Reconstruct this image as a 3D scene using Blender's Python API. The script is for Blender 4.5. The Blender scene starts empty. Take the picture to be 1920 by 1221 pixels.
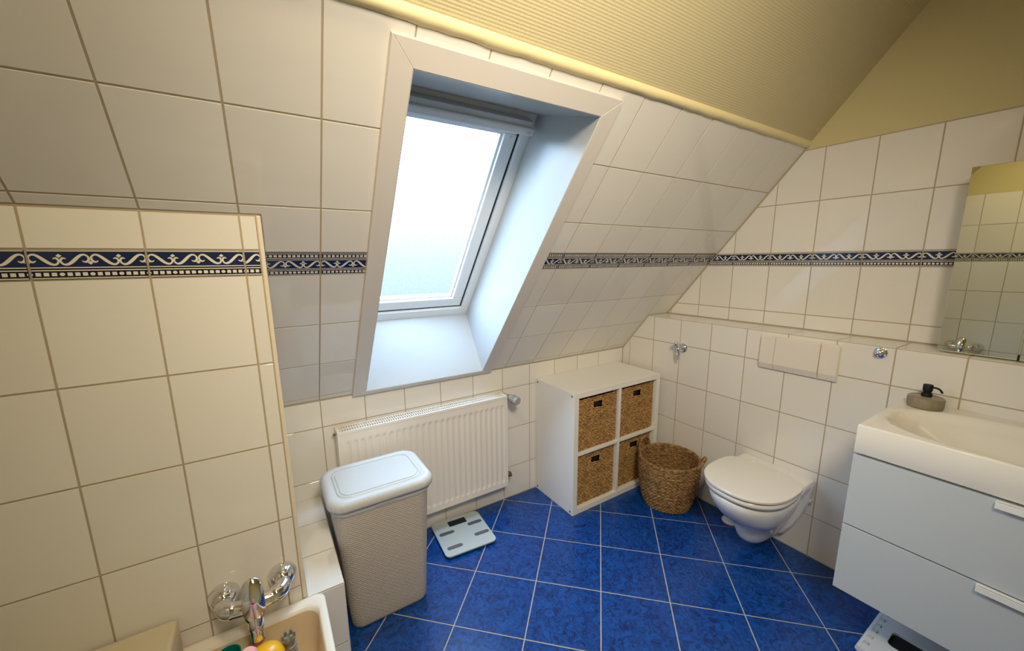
import bpy, bmesh, math, random
from mathutils import Vector, Matrix
random.seed(7)
SC = bpy.context.scene
COL = SC.collection
PI = math.pi

# ------------------------------------------------------------------ camera
R2 = Vector((0.84445, -0.53544, -0.01009)); F = Vector((0.52649, 0.83014, -0.18295))
F.normalize()
R2 = (R2 - F*R2.dot(F)).normalized(); U2 = R2.cross(F)
cd = bpy.data.cameras.new('camera'); cam = bpy.data.objects.new('camera', cd); COL.objects.link(cam)
mw = Matrix((( R2.x, U2.x, -F.x, 0.0), (R2.y, U2.y, -F.y, 0.0), (R2.z, U2.z, -F.z, 1.5), (0, 0, 0, 1)))
cam.matrix_world = mw
cd.sensor_width = 36.0; cd.sensor_fit = 'HORIZONTAL'; cd.lens = 737.93*36/1920
cd.shift_x = (960-961.18)/1920; cd.shift_y = (627.03-610.5)/1920
cd.clip_start = 0.02
SC.camera = cam

# ------------------------------------------------------------------ sky, lamps, exposure
w = bpy.data.worlds.new('sky'); SC.world = w; w.use_nodes = True
nt = w.node_tree; nt.nodes.clear()
out = nt.nodes.new('ShaderNodeOutputWorld'); bg = nt.nodes.new('ShaderNodeBackground')
tc = nt.nodes.new('ShaderNodeTexCoord'); sx = nt.nodes.new('ShaderNodeSeparateXYZ'); cr = nt.nodes.new('ShaderNodeValToRGB')
mr = nt.nodes.new('ShaderNodeMapRange'); mr.inputs[1].default_value = -0.25; mr.inputs[2].default_value = 0.35
nt.links.new(tc.outputs['Generated'], sx.inputs[0]); nt.links.new(sx.outputs['Z'], mr.inputs[0]); nt.links.new(mr.outputs[0], cr.inputs[0])
e = cr.color_ramp.elements
e[0].position = 0.10; e[0].color = (0.013, 0.021, 0.022, 1)
e[1].position = 0.90; e[1].color = (0.50, 0.73, 1.0, 1)
for p_, c_ in ((0.32, (0.024, 0.031, 0.033, 1)), (0.42, (0.029, 0.036, 0.038, 1)), (0.50, (0.035, 0.041, 0.044, 1)), (0.58, (0.043, 0.050, 0.054, 1)), (0.66, (0.062, 0.075, 0.086, 1)), (0.76, (0.22, 0.30, 0.38, 1))):
    x_ = cr.color_ramp.elements.new(p_); x_.color = c_
bg.inputs['Strength'].default_value = 25.5
nt.links.new(cr.outputs[0], bg.inputs[0]); nt.links.new(bg.outputs[0], out.inputs[0])

def area(name, loc, aim, size, power, color, shape='DISK', size_y=None, portal=False):
    d = bpy.data.lights.new(name, 'AREA'); d.energy = power; d.color = color; d.shape = shape; d.size = size
    if size_y: d.size_y = size_y
    o = bpy.data.objects.new(name, d); COL.objects.link(o)
    o.location = loc
    o.rotation_euler = (Vector(aim)-Vector(loc)).to_track_quat('-Z', 'Y').to_euler()
    if portal: d.cycles.is_portal = True
    return o
LAMP = (0.0, 0.42, 2.60)
LAMP_W, LAMP_C = 9.5, (1.0, 0.80, 0.45)
SPOT, SPOT_AIM = (0.30, -0.30, 2.33), (1.42, 1.74, 1.04)
def spot(loc, aim, power, color, deg, soft=.05):
    d = bpy.data.lights.new('added_spot_light', 'SPOT'); d.energy = power; d.color = color; d.spot_size = math.radians(deg); d.spot_blend = 1.0; d.shadow_soft_size = soft
    o = bpy.data.objects.new('added_spot_light', d); COL.objects.link(o); o.location = loc
    o.rotation_euler = (Vector(aim)-Vector(loc)).to_track_quat('-Z', 'Y').to_euler()
spot(SPOT, SPOT_AIM, 150, (1.0, 0.86, 0.65), 106, .20)  # added unseen spotlight, its cone shaped to leave the view corners darker
area('ceiling_lamp_light', (LAMP[0], LAMP[1], LAMP[2]-.075), (LAMP[0], LAMP[1], 0), .26, LAMP_W, LAMP_C)

vs = SC.view_settings
vs.view_transform = 'Standard'; vs.look = 'None'; vs.gamma = 1.0; vs.use_curve_mapping = False
vs.exposure = 0.0
SC.cycles.max_bounces = 14; SC.cycles.diffuse_bounces = 8; SC.cycles.glossy_bounces = 5
SC.cycles.transparent_max_bounces = 10; SC.cycles.transmission_bounces = 8
SC.cycles.sample_clamp_indirect = 6.0
SC.cycles.use_denoising = True

# ------------------------------------------------------------------ materials
def lin(r, g, b):
    f = lambda c: (c/255/12.92 if c/255 <= 0.04045 else ((c/255+0.055)/1.055)**2.4)
    return (f(r), f(g), f(b), 1)
def mat(name, color, rough=0.5, metal=0.0, **kw):
    m = bpy.data.materials.new(name); m.use_nodes = True
    b = m.node_tree.nodes['Principled BSDF']
    b.inputs['Base Color'].default_value = color if len(color) == 4 else (*color, 1)
    b.inputs['Roughness'].default_value = rough; b.inputs['Metallic'].default_value = metal
    if 'spec' in kw: b.inputs['Specular IOR Level'].default_value = kw['spec']
    if 'coat' in kw: b.inputs['Coat Weight'].default_value = kw['coat']; b.inputs['Coat Roughness'].default_value = 0.05
    m.diffuse_color = b.inputs['Base Color'].default_value
    return m
def N(m, t): return m.node_tree.nodes.new(t)
def L(m, a, b): m.node_tree.links.new(a, b)
def B(m): return m.node_tree.nodes['Principled BSDF']
def noise_bump(m, scale, strength, dist=0.01, detail=3, coord='Object', stretch=None):
    t = N(m, 'ShaderNodeTexCoord'); n = N(m, 'ShaderNodeTexNoise'); bp = N(m, 'ShaderNodeBump')
    n.inputs['Scale'].default_value = scale; n.inputs['Detail'].default_value = detail
    src = t.outputs[coord]
    if stretch:
        mp = N(m, 'ShaderNodeMapping'); mp.inputs['Scale'].default_value = stretch; L(m, src, mp.inputs[0]); src = mp.outputs[0]
    L(m, src, n.inputs['Vector']); L(m, n.outputs['Fac'], bp.inputs['Height'])
    bp.inputs['Strength'].default_value = strength; bp.inputs['Distance'].default_value = dist
    L(m, bp.outputs[0], B(m).inputs['Normal'])
    return n, bp
def noise_color(m, scale, c0, c1, detail=4, lo=0.35, hi=0.65, stretch=None, distort=0.0):
    t = N(m, 'ShaderNodeTexCoord'); n = N(m, 'ShaderNodeTexNoise'); r = N(m, 'ShaderNodeValToRGB')
    n.inputs['Scale'].default_value = scale; n.inputs['Detail'].default_value = detail; n.inputs['Distortion'].default_value = distort
    src = t.outputs['Object']
    if stretch:
        mp = N(m, 'ShaderNodeMapping'); mp.inputs['Scale'].default_value = stretch; L(m, src, mp.inputs[0]); src = mp.outputs[0]
    L(m, src, n.inputs['Vector']); L(m, n.outputs['Fac'], r.inputs[0])
    r.color_ramp.elements[0].position = lo; r.color_ramp.elements[0].color = c0
    r.color_ramp.elements[1].position = hi; r.color_ramp.elements[1].color = c1
    L(m, r.outputs[0], B(m).inputs['Base Color'])
    return n, r

M = {}
M['tile'] = mat('white_wall_tile', (0.74, 0.72, 0.685), 0.06)
n_, b_ = noise_bump(M['tile'], 9.0, 0.12, 0.012, 2)
# every tile a touch different in tone
_m = M['tile']; oi = N(_m, 'ShaderNodeObjectInfo'); rp = N(_m, 'ShaderNodeValToRGB')
rp.color_ramp.elements[0].color = (0.725, 0.705, 0.67, 1); rp.color_ramp.elements[1].color = (0.765, 0.75, 0.72, 1)
L(_m, oi.outputs['Random'], rp.inputs[0]); L(_m, rp.outputs[0], B(_m).inputs['Base Color'])
M['grout'] = mat('beige_grout', (0.42, 0.355, 0.255), 0.9); noise_bump(M['grout'], 300, 0.3, 0.001)
M['floor_grout'] = mat('grey_floor_grout', (0.46, 0.43, 0.40), 0.9)
M['floor_tile'] = mat('blue_floor_tile', (0.02, 0.1, 0.4), 0.28)
n_, r_ = noise_color(M['floor_tile'], 26, (0.001, 0.020, 0.125, 1), (0.004, 0.074, 0.33, 1), 8, 0.38, 0.60, distort=1.9)
n_.inputs['Roughness'].default_value = 0.68
M['wallpaper'] = mat('yellow_textured_wallpaper', (0.58, 0.51, 0.31), 0.85)
_m = M['wallpaper']
t_ = N(_m, 'ShaderNodeTexCoord'); mp_ = N(_m, 'ShaderNodeMapping'); wv = N(_m, 'ShaderNodeTexWave'); wv2 = N(_m, 'ShaderNodeTexWave'); ad = N(_m, 'ShaderNodeMath'); bp_ = N(_m, 'ShaderNodeBump')
wv.wave_type = 'BANDS'; wv.bands_direction = 'Y'; wv.inputs['Scale'].default_value = 62; wv.inputs['Distortion'].default_value = 0.6; wv.inputs['Detail'].default_value = 2; wv.inputs['Detail Scale'].default_value = 6
wv2.wave_type = 'BANDS'; wv2.bands_direction = 'X'; wv2.inputs['Scale'].default_value = 48; wv2.inputs['Distortion'].default_value = 3; wv2.inputs['Detail'].default_value = 2; wv2.inputs['Detail Scale'].default_value = 4
L(_m, t_.outputs['Object'], mp_.inputs[0]); L(_m, mp_.outputs[0], wv.inputs['Vector']); L(_m, mp_.outputs[0], wv2.inputs['Vector'])
ad.operation = 'MULTIPLY_ADD'; L(_m, wv2.outputs['Fac'], ad.inputs[0]); ad.inputs[1].default_value = 0.45; L(_m, wv.outputs['Fac'], ad.inputs[2])
L(_m, ad.outputs[0], bp_.inputs['Height']); bp_.inputs['Strength'].default_value = 0.35; bp_.inputs['Distance'].default_value = 0.002
L(_m, bp_.outputs[0], B(_m).inputs['Normal'])
M['yellow_paint'] = mat('yellow_wall_paint', (0.60, 0.53, 0.29), 0.8); noise_bump(M['yellow_paint'], 120, 0.25, 0.002)
M['yellow_trim'] = mat('yellow_cove_paint', (0.80, 0.70, 0.40), 0.6)
M['edge_trim'] = mat('cream_edge_trim', (0.72, 0.66, 0.55), 0.4)
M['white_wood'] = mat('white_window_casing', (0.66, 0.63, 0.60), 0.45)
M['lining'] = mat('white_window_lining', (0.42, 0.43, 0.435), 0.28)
M['window_white'] = mat('white_window_frame', (0.78, 0.82, 0.84), 0.3)
M['window_grey'] = mat('grey_vent_bar', (0.62, 0.68, 0.72), 0.35)
M['dark'] = mat('gap_shade', (0.006, 0.006, 0.008), 0.8)  # near-black colour standing in for the shade in gaps and holes
M['border_blue'] = mat('cobalt_border_glaze', (0.009, 0.022, 0.078), 0.15)
M['border_black'] = mat('inky_border_glaze', (0.004, 0.005, 0.022), 0.15)
M['border_cream'] = mat('cream_border_relief', (0.74, 0.71, 0.64), 0.2)
M['chrome'] = mat('chrome', (0.78, 0.78, 0.80), 0.06, 1.0)
M['brass'] = mat('tarnished_brass', (0.16, 0.10, 0.05), 0.45, 0.7)
M['radiator'] = mat('cream_radiator_enamel', (0.78, 0.74, 0.68), 0.32)
M['ceramic'] = mat('white_ceramic', (0.80, 0.79, 0.77), 0.08, coat=0.3)
M['lid_plastic'] = mat('white_toilet_seat', (0.76, 0.73, 0.68), 0.16)
M['plate'] = mat('white_flush_plate', (0.74, 0.70, 0.64), 0.3)
M['basin'] = mat('white_glossy_basin', (0.78, 0.75, 0.69), 0.07)
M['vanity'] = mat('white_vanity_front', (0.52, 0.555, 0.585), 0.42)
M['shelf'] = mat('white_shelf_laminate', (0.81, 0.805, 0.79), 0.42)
M['hamper'] = mat('grey_beige_woven_plastic', (0.50, 0.45, 0.39), 0.45)
def weave_bump(m, sx, sy, strength, dist, coord='UV'):
    t = N(m, 'ShaderNodeTexCoord'); mp = N(m, 'ShaderNodeMapping'); br = N(m, 'ShaderNodeTexBrick'); bp = N(m, 'ShaderNodeBump')
    mp.inputs['Scale'].default_value = (sx, sy, 1)
    br.inputs['Color1'].default_value = (1, 1, 1, 1); br.inputs['Color2'].default_value = (0.75, 0.75, 0.75, 1); br.inputs['Mortar'].default_value = (0, 0, 0, 1)
    br.inputs['Mortar Size'].default_value = 0.22; br.inputs['Mortar Smooth'].default_value = 1.0; br.inputs['Scale'].default_value = 1
    br.inputs['Brick Width'].default_value = 1.0; br.inputs['Row Height'].default_value = 0.5
    L(m, t.outputs[coord], mp.inputs[0]); L(m, mp.outputs[0], br.inputs['Vector']); L(m, br.outputs['Color'], bp.inputs['Height'])
    bp.inputs['Strength'].default_value = strength; bp.inputs['Distance'].default_value = dist
    L(m, bp.outputs[0], B(m).inputs['Normal'])
M['hamper_lid'] = mat('grey_white_woven_plastic', (0.51, 0.515, 0.515), 0.4)
M['hamper_rim'] = mat('grey_white_ribbed_plastic', (0.51, 0.515, 0.515), 0.4)
weave_bump(M['hamper'], 46, 56, 0.30, 0.007); weave_bump(M['hamper_lid'], 22, 30, 0.25, 0.004)
M['scale_glass'] = mat('white_scale_glass', (0.46, 0.53, 0.56), 0.12)
M['scale_body'] = mat('scale_underbody', (0.10, 0.11, 0.12), 0.5)
M['lcd'] = mat('black_display', (0.012, 0.018, 0.020), 0.15)
M['electrode'] = mat('brushed_steel_electrode', (0.20, 0.21, 0.23), 0.4, 0.6); noise_bump(M['electrode'], 200, 0.1, 0.001)
M['seagrass'] = mat('water_hyacinth', (0.4, 0.25, 0.1), 0.75)
noise_color(M['seagrass'], 60, (0.13, 0.055, 0.014, 1), (0.56, 0.34, 0.12, 1), 5, 0.32, 0.68, stretch=(1, 1, 2.6))
M['seagrass_dark'] = mat('brown_seagrass', (0.3, 0.17, 0.07), 0.75)
noise_color(M['seagrass_dark'], 45, (0.085, 0.036, 0.010, 1), (0.44, 0.26, 0.10, 1), 5, 0.32, 0.70, stretch=(1, 1, 3))
M['black_plastic'] = mat('black_plastic', (0.006, 0.006, 0.006), 0.5, spec=.25)
M['concrete'] = mat('grey_beige_concrete', (0.28, 0.245, 0.18), 0.6)
noise_color(M['concrete'], 60, (0.215, 0.185, 0.120, 1), (0.265, 0.23, 0.155, 1), 5)
M['concrete_lid'] = mat('smooth_concrete_top', (0.25, 0.215, 0.145), 0.2)
M['mirror'] = mat('mirror_glass', (0.74, 0.77, 0.68), 0.01, 1.0)
M['cabinet_grey'] = mat('cabinet_body', (0.62, 0.62, 0.60), 0.4)
M['bath'] = mat('cream_bath_acrylic', (0.72, 0.585, 0.41), 0.12)
M['bath_rim'] = mat('bath_acrylic', (0.80, 0.76, 0.68), 0.12)
M['board'] = mat('cream_board_plastic', (0.60, 0.54, 0.40), 0.35)
M['toy_yellow'] = mat('yellow_rubber', (0.85, 0.48, 0.01), 0.3)
M['toy_red'] = mat('red_rubber', (0.55, 0.03, 0.02), 0.3)
M['toy_teal'] = mat('teal_plastic', (0.0, 0.20, 0.20), 0.3)
M['toy_pink'] = mat('pink_plastic', (0.85, 0.45, 0.48), 0.35)
M['toy_magenta'] = mat('magenta_plastic', (0.62, 0.03, 0.25), 0.35)
M['toy_grey'] = mat('grey_toy_plastic', (0.22, 0.21, 0.18), 0.4)
M['toy_flesh'] = mat('cream_doll_plastic', (0.80, 0.62, 0.48), 0.35)
M['stool'] = mat('white_stool_plastic', (0.66, 0.69, 0.74), 0.4)
M['purple'] = mat('reflection_tinted_aerator', (0.30, 0.08, 0.30), 0.3, 0.3)  # violet is a purplish reflection put into the aerator colour
M['thermostat'] = mat('grey_thermostat_plastic', (0.36, 0.36, 0.33), 0.4)
M['lamp_glass'] = mat('opal_glass', (0.8, 0.78, 0.7), 0.3)

# frosted pane: part clear, part scattering, grainy
g = bpy.data.materials.new('frosted_glass'); g.use_nodes = True; gn = g.node_tree; gn.nodes.clear()
go = gn.nodes.new('ShaderNodeOutputMaterial'); tr = gn.nodes.new('ShaderNodeBsdfTransparent'); tl = gn.nodes.new('ShaderNodeBsdfTranslucent'); mx = gn.nodes.new('ShaderNodeMixShader')
tl.inputs[0].default_value = (0.9, 0.95, 0.95, 1)
gt = gn.nodes.new('ShaderNodeTexCoord'); gx = gn.nodes.new('ShaderNodeTexNoise'); gr = gn.nodes.new('ShaderNodeMapRange')
gc = gn.nodes.new('ShaderNodeCombineColor'); gx.inputs['Scale'].default_value = 150; gx.inputs['Detail'].default_value = 2
gr.inputs[1].default_value = 0.3; gr.inputs[2].default_value = 0.7; gr.inputs[3].default_value = 0.84; gr.inputs[4].default_value = 1.0
gn.links.new(gt.outputs['Object'], gx.inputs['Vector']); gn.links.new(gx.outputs['Fac'], gr.inputs[0]); [gn.links.new(gr.outputs[0], gc.inputs[k_]) for k_ in range(3)]; mx.inputs[0].default_value = 0.015; gn.links.new(gc.outputs[0], tr.inputs[0])
gn.links.new(tr.outputs[0], mx.inputs[1]); gn.links.new(tl.outputs[0], mx.inputs[2]); gn.links.new(mx.outputs[0], go.inputs[0])
M['frosted'] = g

# ------------------------------------------------------------------ helpers
def world_of(o):
    m = Matrix.LocRotScale(o.location, o.rotation_euler, o.scale)
    return world_of(o.parent) @ m if o.parent else m
def obj(name, bm, m, parent=None, smooth=False, kind=None, local=False, angle=None):
    me = bpy.data.meshes.new(name)
    bmesh.ops.recalc_face_normals(bm, faces=bm.faces)
    bm.to_mesh(me); bm.free()
    if parent is not None and not local: me.transform(world_of(parent).inverted())
    for x in (m if isinstance(m, (list, tuple)) else [m]): me.materials.append(x)
    if smooth:
        for p in me.polygons: p.use_smooth = True
        if angle: me.set_sharp_from_angle(angle=math.radians(angle))
    o = bpy.data.objects.new(name, me); COL.objects.link(o)
    if parent is not None: o.parent = parent
    if kind: o['kind'] = kind
    return o
def tag(o, label, cat, group=None):
    o['label'] = label; o['category'] = cat
    if group: o['group'] = group
    return o
def thing(name, label, cat, loc=(0, 0, 0), rz=0.0, group=None):
    o = bpy.data.objects.new(name, None); COL.objects.link(o); o.location = loc; o.rotation_euler = (0, 0, rz)
    o.empty_display_size = 0.1
    return tag(o, label, cat, group)
def BM(): return bmesh.new()
def box(bm, x0, x1, y0, y1, z0, z1, bev=0.0, seg=2):
    b2 = bmesh.new()
    bmesh.ops.create_cube(b2, size=1.0)
    for v in b2.verts:
        v.co = Vector(((x0+x1)/2+v.co.x*(x1-x0), (y0+y1)/2+v.co.y*(y1-y0), (z0+z1)/2+v.co.z*(z1-z0)))
    if bev > 0: bmesh.ops.bevel(b2, geom=list(b2.edges), offset=bev, segments=seg, profile=0.6, affect='EDGES')
    merge(bm, b2); return bm
def merge(bm, b2, mt=None):
    me = bpy.data.meshes.new('tmp'); 
    if mt is not None: b2.transform(mt)
    b2.to_mesh(me); b2.free(); bm.from_mesh(me); bpy.data.meshes.remove(me)
def rings(bm, rs, cap0=True, cap1=True, uv=None):
    vr = [[bm.verts.new(p) for p in r] for r in rs]
    n = len(vr[0]); fs = []
    for i in range(len(vr)-1):
        for j in range(n):
            fs.append((bm.faces.new((vr[i][j], vr[i][(j+1) % n], vr[i+1][(j+1) % n], vr[i+1][j])), i, j))
    if cap0: bm.faces.new(list(reversed(vr[0])))
    if cap1: bm.faces.new(vr[-1])
    if uv:
        lay = bm.loops.layers.uv.verify()
        q = rs[len(rs)//2]; al = [0.0]; hl = [0.0]
        for j in range(n): al.append(al[-1]+(q[(j+1) % n]-q[j]).length)
        for i in range(len(rs)-1): hl.append(hl[-1]+(rs[i+1][0]-rs[i][0]).length)
        for f, i, j in fs:
            for lp, (a, b) in zip(f.loops, ((j, i), (j+1, i), (j+1, i+1), (j, i+1))):
                lp[lay].uv = (al[a], hl[b])
    return vr
def lathe(bm, prof, base=(0, 0, 0), axis=(0, 0, 1), n=32, cap0=True, cap1=True):
    ax = Vector(axis).normalized(); q = Vector((0, 0, 1)).rotation_difference(ax); b = Vector(base)
    rs = []
    for r, z in prof:
        rs.append([b + q @ Vector((max(r, 1e-4)*math.cos(2*PI*k/n), max(r, 1e-4)*math.sin(2*PI*k/n), z)) for k in range(n)])
    rings(bm, rs, cap0, cap1)
def tube(bm, pts, rad, n=12, cap=True, flat=1.0):
    pts = [Vector(p) for p in pts]; rr = rad if isinstance(rad, (list, tuple)) else [rad]*len(pts)
    up = None; rs = []
    for i, p in enumerate(pts):
        d = (pts[min(i+1, len(pts)-1)] - pts[max(i-1, 0)]).normalized()
        if up is None:
            up = Vector((0, 0, 1)) if abs(d.z) < 0.9 else Vector((1, 0, 0))
        s = d.cross(up).normalized(); up = s.cross(d).normalized()
        rs.append([p + s*rr[i]*math.cos(2*PI*k/n) + up*rr[i]*flat*math.sin(2*PI*k/n) for k in range(n)])
    rings(bm, rs, cap, cap)
def smooth_path(pts, k=6):
    P = [Vector(p) for p in pts]; o = []
    for i in range(len(P)-1):
        p0 = P[max(i-1, 0)]; p1 = P[i]; p2 = P[i+1]; p3 = P[min(i+2, len(P)-1)]
        for j in range(k):
            t = j/k
            o.append(0.5*((2*p1)+(p2-p0)*t+(2*p0-5*p1+4*p2-p3)*t*t+(3*p1-p0-3*p2+p3)*t**3))
    o.append(P[-1]); return o
def sphere(bm, c, r, seg=24, sc=(1, 1, 1), rot=None):
    b2 = bmesh.new(); bmesh.ops.create_uvsphere(b2, u_segments=seg, v_segments=seg//2, radius=r)
    mt = Matrix.Translation(c) @ (rot.to_4x4() if rot else Matrix()) @ Matrix.Diagonal((*sc, 1)); merge(bm, b2, mt)
def rrect(x0, x1, y0, y1, r, k=8):
    o = []
    for cx, cy, a in ((x1-r, y1-r, 0), (x0+r, y1-r, 90), (x0+r, y0+r, 180), (x1-r, y0+r, 270)):
        for i in range(k+1):
            t = math.radians(a+90*i/k); o.append((cx+r*math.cos(t), cy+r*math.sin(t)))
    return o
def sstep(a, b, x):
    t = min(1, max(0, (x-a)/(b-a))); return t*t*(3-2*t)

# polygon tools for tiles -------------------------------------------------
def clip(poly, a, b, c):               # keep a*u+b*v<=c
    o = []
    for i in range(len(poly)):
        p, q = poly[i], poly[(i+1) % len(poly)]
        dp, dq = a*p[0]+b*p[1]-c, a*q[0]+b*q[1]-c
        if dp <= 1e-9: o.append(p)
        if (dp < -1e-9 and dq > 1e-9) or (dp > 1e-9 and dq < -1e-9):
            t = dp/(dp-dq); o.append((p[0]+(q[0]-p[0])*t, p[1]+(q[1]-p[1])*t))
    return o
def parea(p): return 0.5*sum(p[i][0]*p[(i+1) % len(p)][1]-p[(i+1) % len(p)][0]*p[i][1] for i in range(len(p)))
def dedupe(p):
    o = []
    for q in p:
        if not o or abs(q[0]-o[-1][0])+abs(q[1]-o[-1][1]) > 1e-5: o.append(q)
    if len(o) > 1 and abs(o[0][0]-o[-1][0])+abs(o[0][1]-o[-1][1]) < 1e-5: o.pop()
    return o
def inset(p, d):
    n = len(p); o = []
    for i in range(n):
        a, b, c = p[i-1], p[i], p[(i+1) % n]
        e1 = Vector((b[0]-a[0], b[1]-a[1])).normalized(); e2 = Vector((c[0]-b[0], c[1]-b[1])).normalized()
        n1 = Vector((-e1.y, e1.x)); n2 = Vector((-e2.y, e2.x))
        k = 1+n1.dot(n2)
        m = (n1+n2)/max(k, 0.35)
        o.append((b[0]+m.x*d, b[1]+m.y*d))
    return o
def minus_rect(rect, h):               # rect minus an axis-aligned hole -> list of polygons
    u0, u1, v0, v1 = rect; a0, a1, b0, b1 = h
    if a0 >= u1-1e-6 or a1 <= u0+1e-6 or b0 >= v1-1e-6 or b1 <= v0+1e-6: return [[(u0, v0), (u1, v0), (u1, v1), (u0, v1)]]
    L_, R_, D_, T_ = a0 > u0, a1 < u1, b0 > v0, b1 < v1
    s = (L_, R_, D_, T_)
    R4 = lambda p, q, r, t: [(p, r), (q, r), (q, t), (p, t)]
    if not any(s): return []
    if s == (1, 0, 0, 0): return [R4(u0, a0, v0, v1)]
    if s == (0, 1, 0, 0): return [R4(a1, u1, v0, v1)]
    if s == (0, 0, 1, 0): return [R4(u0, u1, v0, b0)]
    if s == (0, 0, 0, 1): return [R4(u0, u1, b1, v1)]
    if s == (1, 0, 1, 0): return [[(u0, v0), (u1, v0), (u1, b0), (a0, b0), (a0, v1), (u0, v1)]]
    if s == (1, 0, 0, 1): return [[(u0, v0), (a0, v0), (a0, b1), (u1, b1), (u1, v1), (u0, v1)]]
    if s == (0, 1, 1, 0): return [[(u0, v0), (u1, v0), (u1, v1), (a1, v1), (a1, b0), (u0, b0)]]
    if s == (0, 1, 0, 1): return [[(a1, v0), (u1, v0), (u1, v1), (u0, v1), (u0, b1), (a1, b1)]]
    o = []
    if L_: o.append(R4(u0, a0, v0, v1))
    if R_: o.append(R4(a1, u1, v0, v1))
    return o
TILE_T = 0.0018
def tile_mesh(bm, p, fr, t=TILE_T, c=0.0008, mi=0):
    O, U, V, W = fr
    if len(p) < 3 or abs(parea(p)) < 2e-5: return False
    if parea(p) < 0: p = p[::-1]
    P3 = lambda q, h: O + U*q[0] + V*q[1] + W*h
    top = inset(p, c)
    if parea(top) < 1e-6: return False
    r0 = [bm.verts.new(P3(q, 0.0001)) for q in p]; r1 = [bm.verts.new(P3(q, t-c*0.7)) for q in p]; r2 = [bm.verts.new(P3(q, t)) for q in top]
    n = len(p)
    for a, b in ((r0, r1), (r1, r2)):
        for j in range(n):
            f = bm.faces.new((a[j], a[(j+1) % n], b[(j+1) % n], b[j])); f.material_index = mi
    f = bm.faces.new(r2); f.material_index = mi
    return True
def frame(o, u, v):
    U, V = Vector(u).normalized(), Vector(v).normalized()
    return (Vector(o), U, V, U.cross(V))
# scroll border -----------------------------------------------------------
HALF = [(.0135, .40), (.0085, .30), (.0035, .42), (.0022, .66), (.0065, .86), (.0125, .88), (.019, .72), (.027, .42), (.0345, .18), (.0415, .10), (.0468, .22), (.0483, .45), (.0445, .62), (.0395, .56)]
HW = [.0008, .0021, .0023, .0019, .0020, .0024, .0030, .0034, .0030, .0024, .0020, .0019, .0022, .0008]
def scroll_quads(y0, hgt):
    q = []
    pts = smooth_path([(x, y, w_*100) for (x, y), w_ in zip(HALF, HW)], 3)
    P = [(p.x, y0+p.y*hgt, p.z/100) for p in pts]
    def rib(Q):
        L_ = []
        for i, (x, y, w_) in enumerate(Q):
            a, b = Q[max(i-1, 0)], Q[min(i+1, len(Q)-1)]
            dx, dy = b[0]-a[0], b[1]-a[1]; l = math.hypot(dx, dy) or 1
            L_.append(((x-dy/l*w_, y+dx/l*w_), (x+dy/l*w_, y-dx/l*w_)))
        for i in range(len(L_)-1): q.append([L_[i][0], L_[i][1], L_[i+1][1], L_[i+1][0]])
    for k in (0, .1):
        rib([(x+k, y, w_) for x, y, w_ in P]); rib([(k+.1-x, y, w_) for x, y, w_ in P])
        for cx, cy in ((k, .24), (k+.05, .80), (k+.1, .24)):
            s = .0048; yy = y0+cy*hgt
            q.append([(cx-s, yy), (cx, yy-s), (cx+s, yy), (cx, yy+s)])
    return q
def dot_quads(yc, s=.0085):
    q = []
    for k in range(17):
        x = k*.2/16
        if k % 4 == 0: q.append([(x+.0047*math.cos(a*PI/4+.39), yc+.0044*math.sin(a*PI/4+.39)) for a in range(8)])
        else: q.append([(x-s/2, yc-s/2), (x+s/2, yc-s/2), (x+s/2, yc+s/2), (x-s/2, yc+s/2)])
    return q
def bar(y0, y1): return [(-.01, y0), (.21, y0), (.21, y1), (-.01, y1)]
def border_pattern(kind):
    if kind == 'A':
        black = [bar(.004, .0285)]; cream = [bar(.0, .0030), bar(.0195, .0222), bar(.0262, .0288), bar(.0672, .0697)] + dot_quads(.0113) + scroll_quads(.0318, .031)
        return .07, black, cream
    black = [bar(.003, .0275), bar(.0625, .087)]
    cream = [bar(.0, .0028), bar(.0185, .021), bar(.025, .0275), bar(.0625, .065), bar(.069, .0715), bar(.0872, .09)] + dot_quads(.0107) + dot_quads(.0793) + scroll_quads(.029, .032)
    return .09, black, cream
PAT = {k: border_pattern(k) for k in 'AB'}
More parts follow.
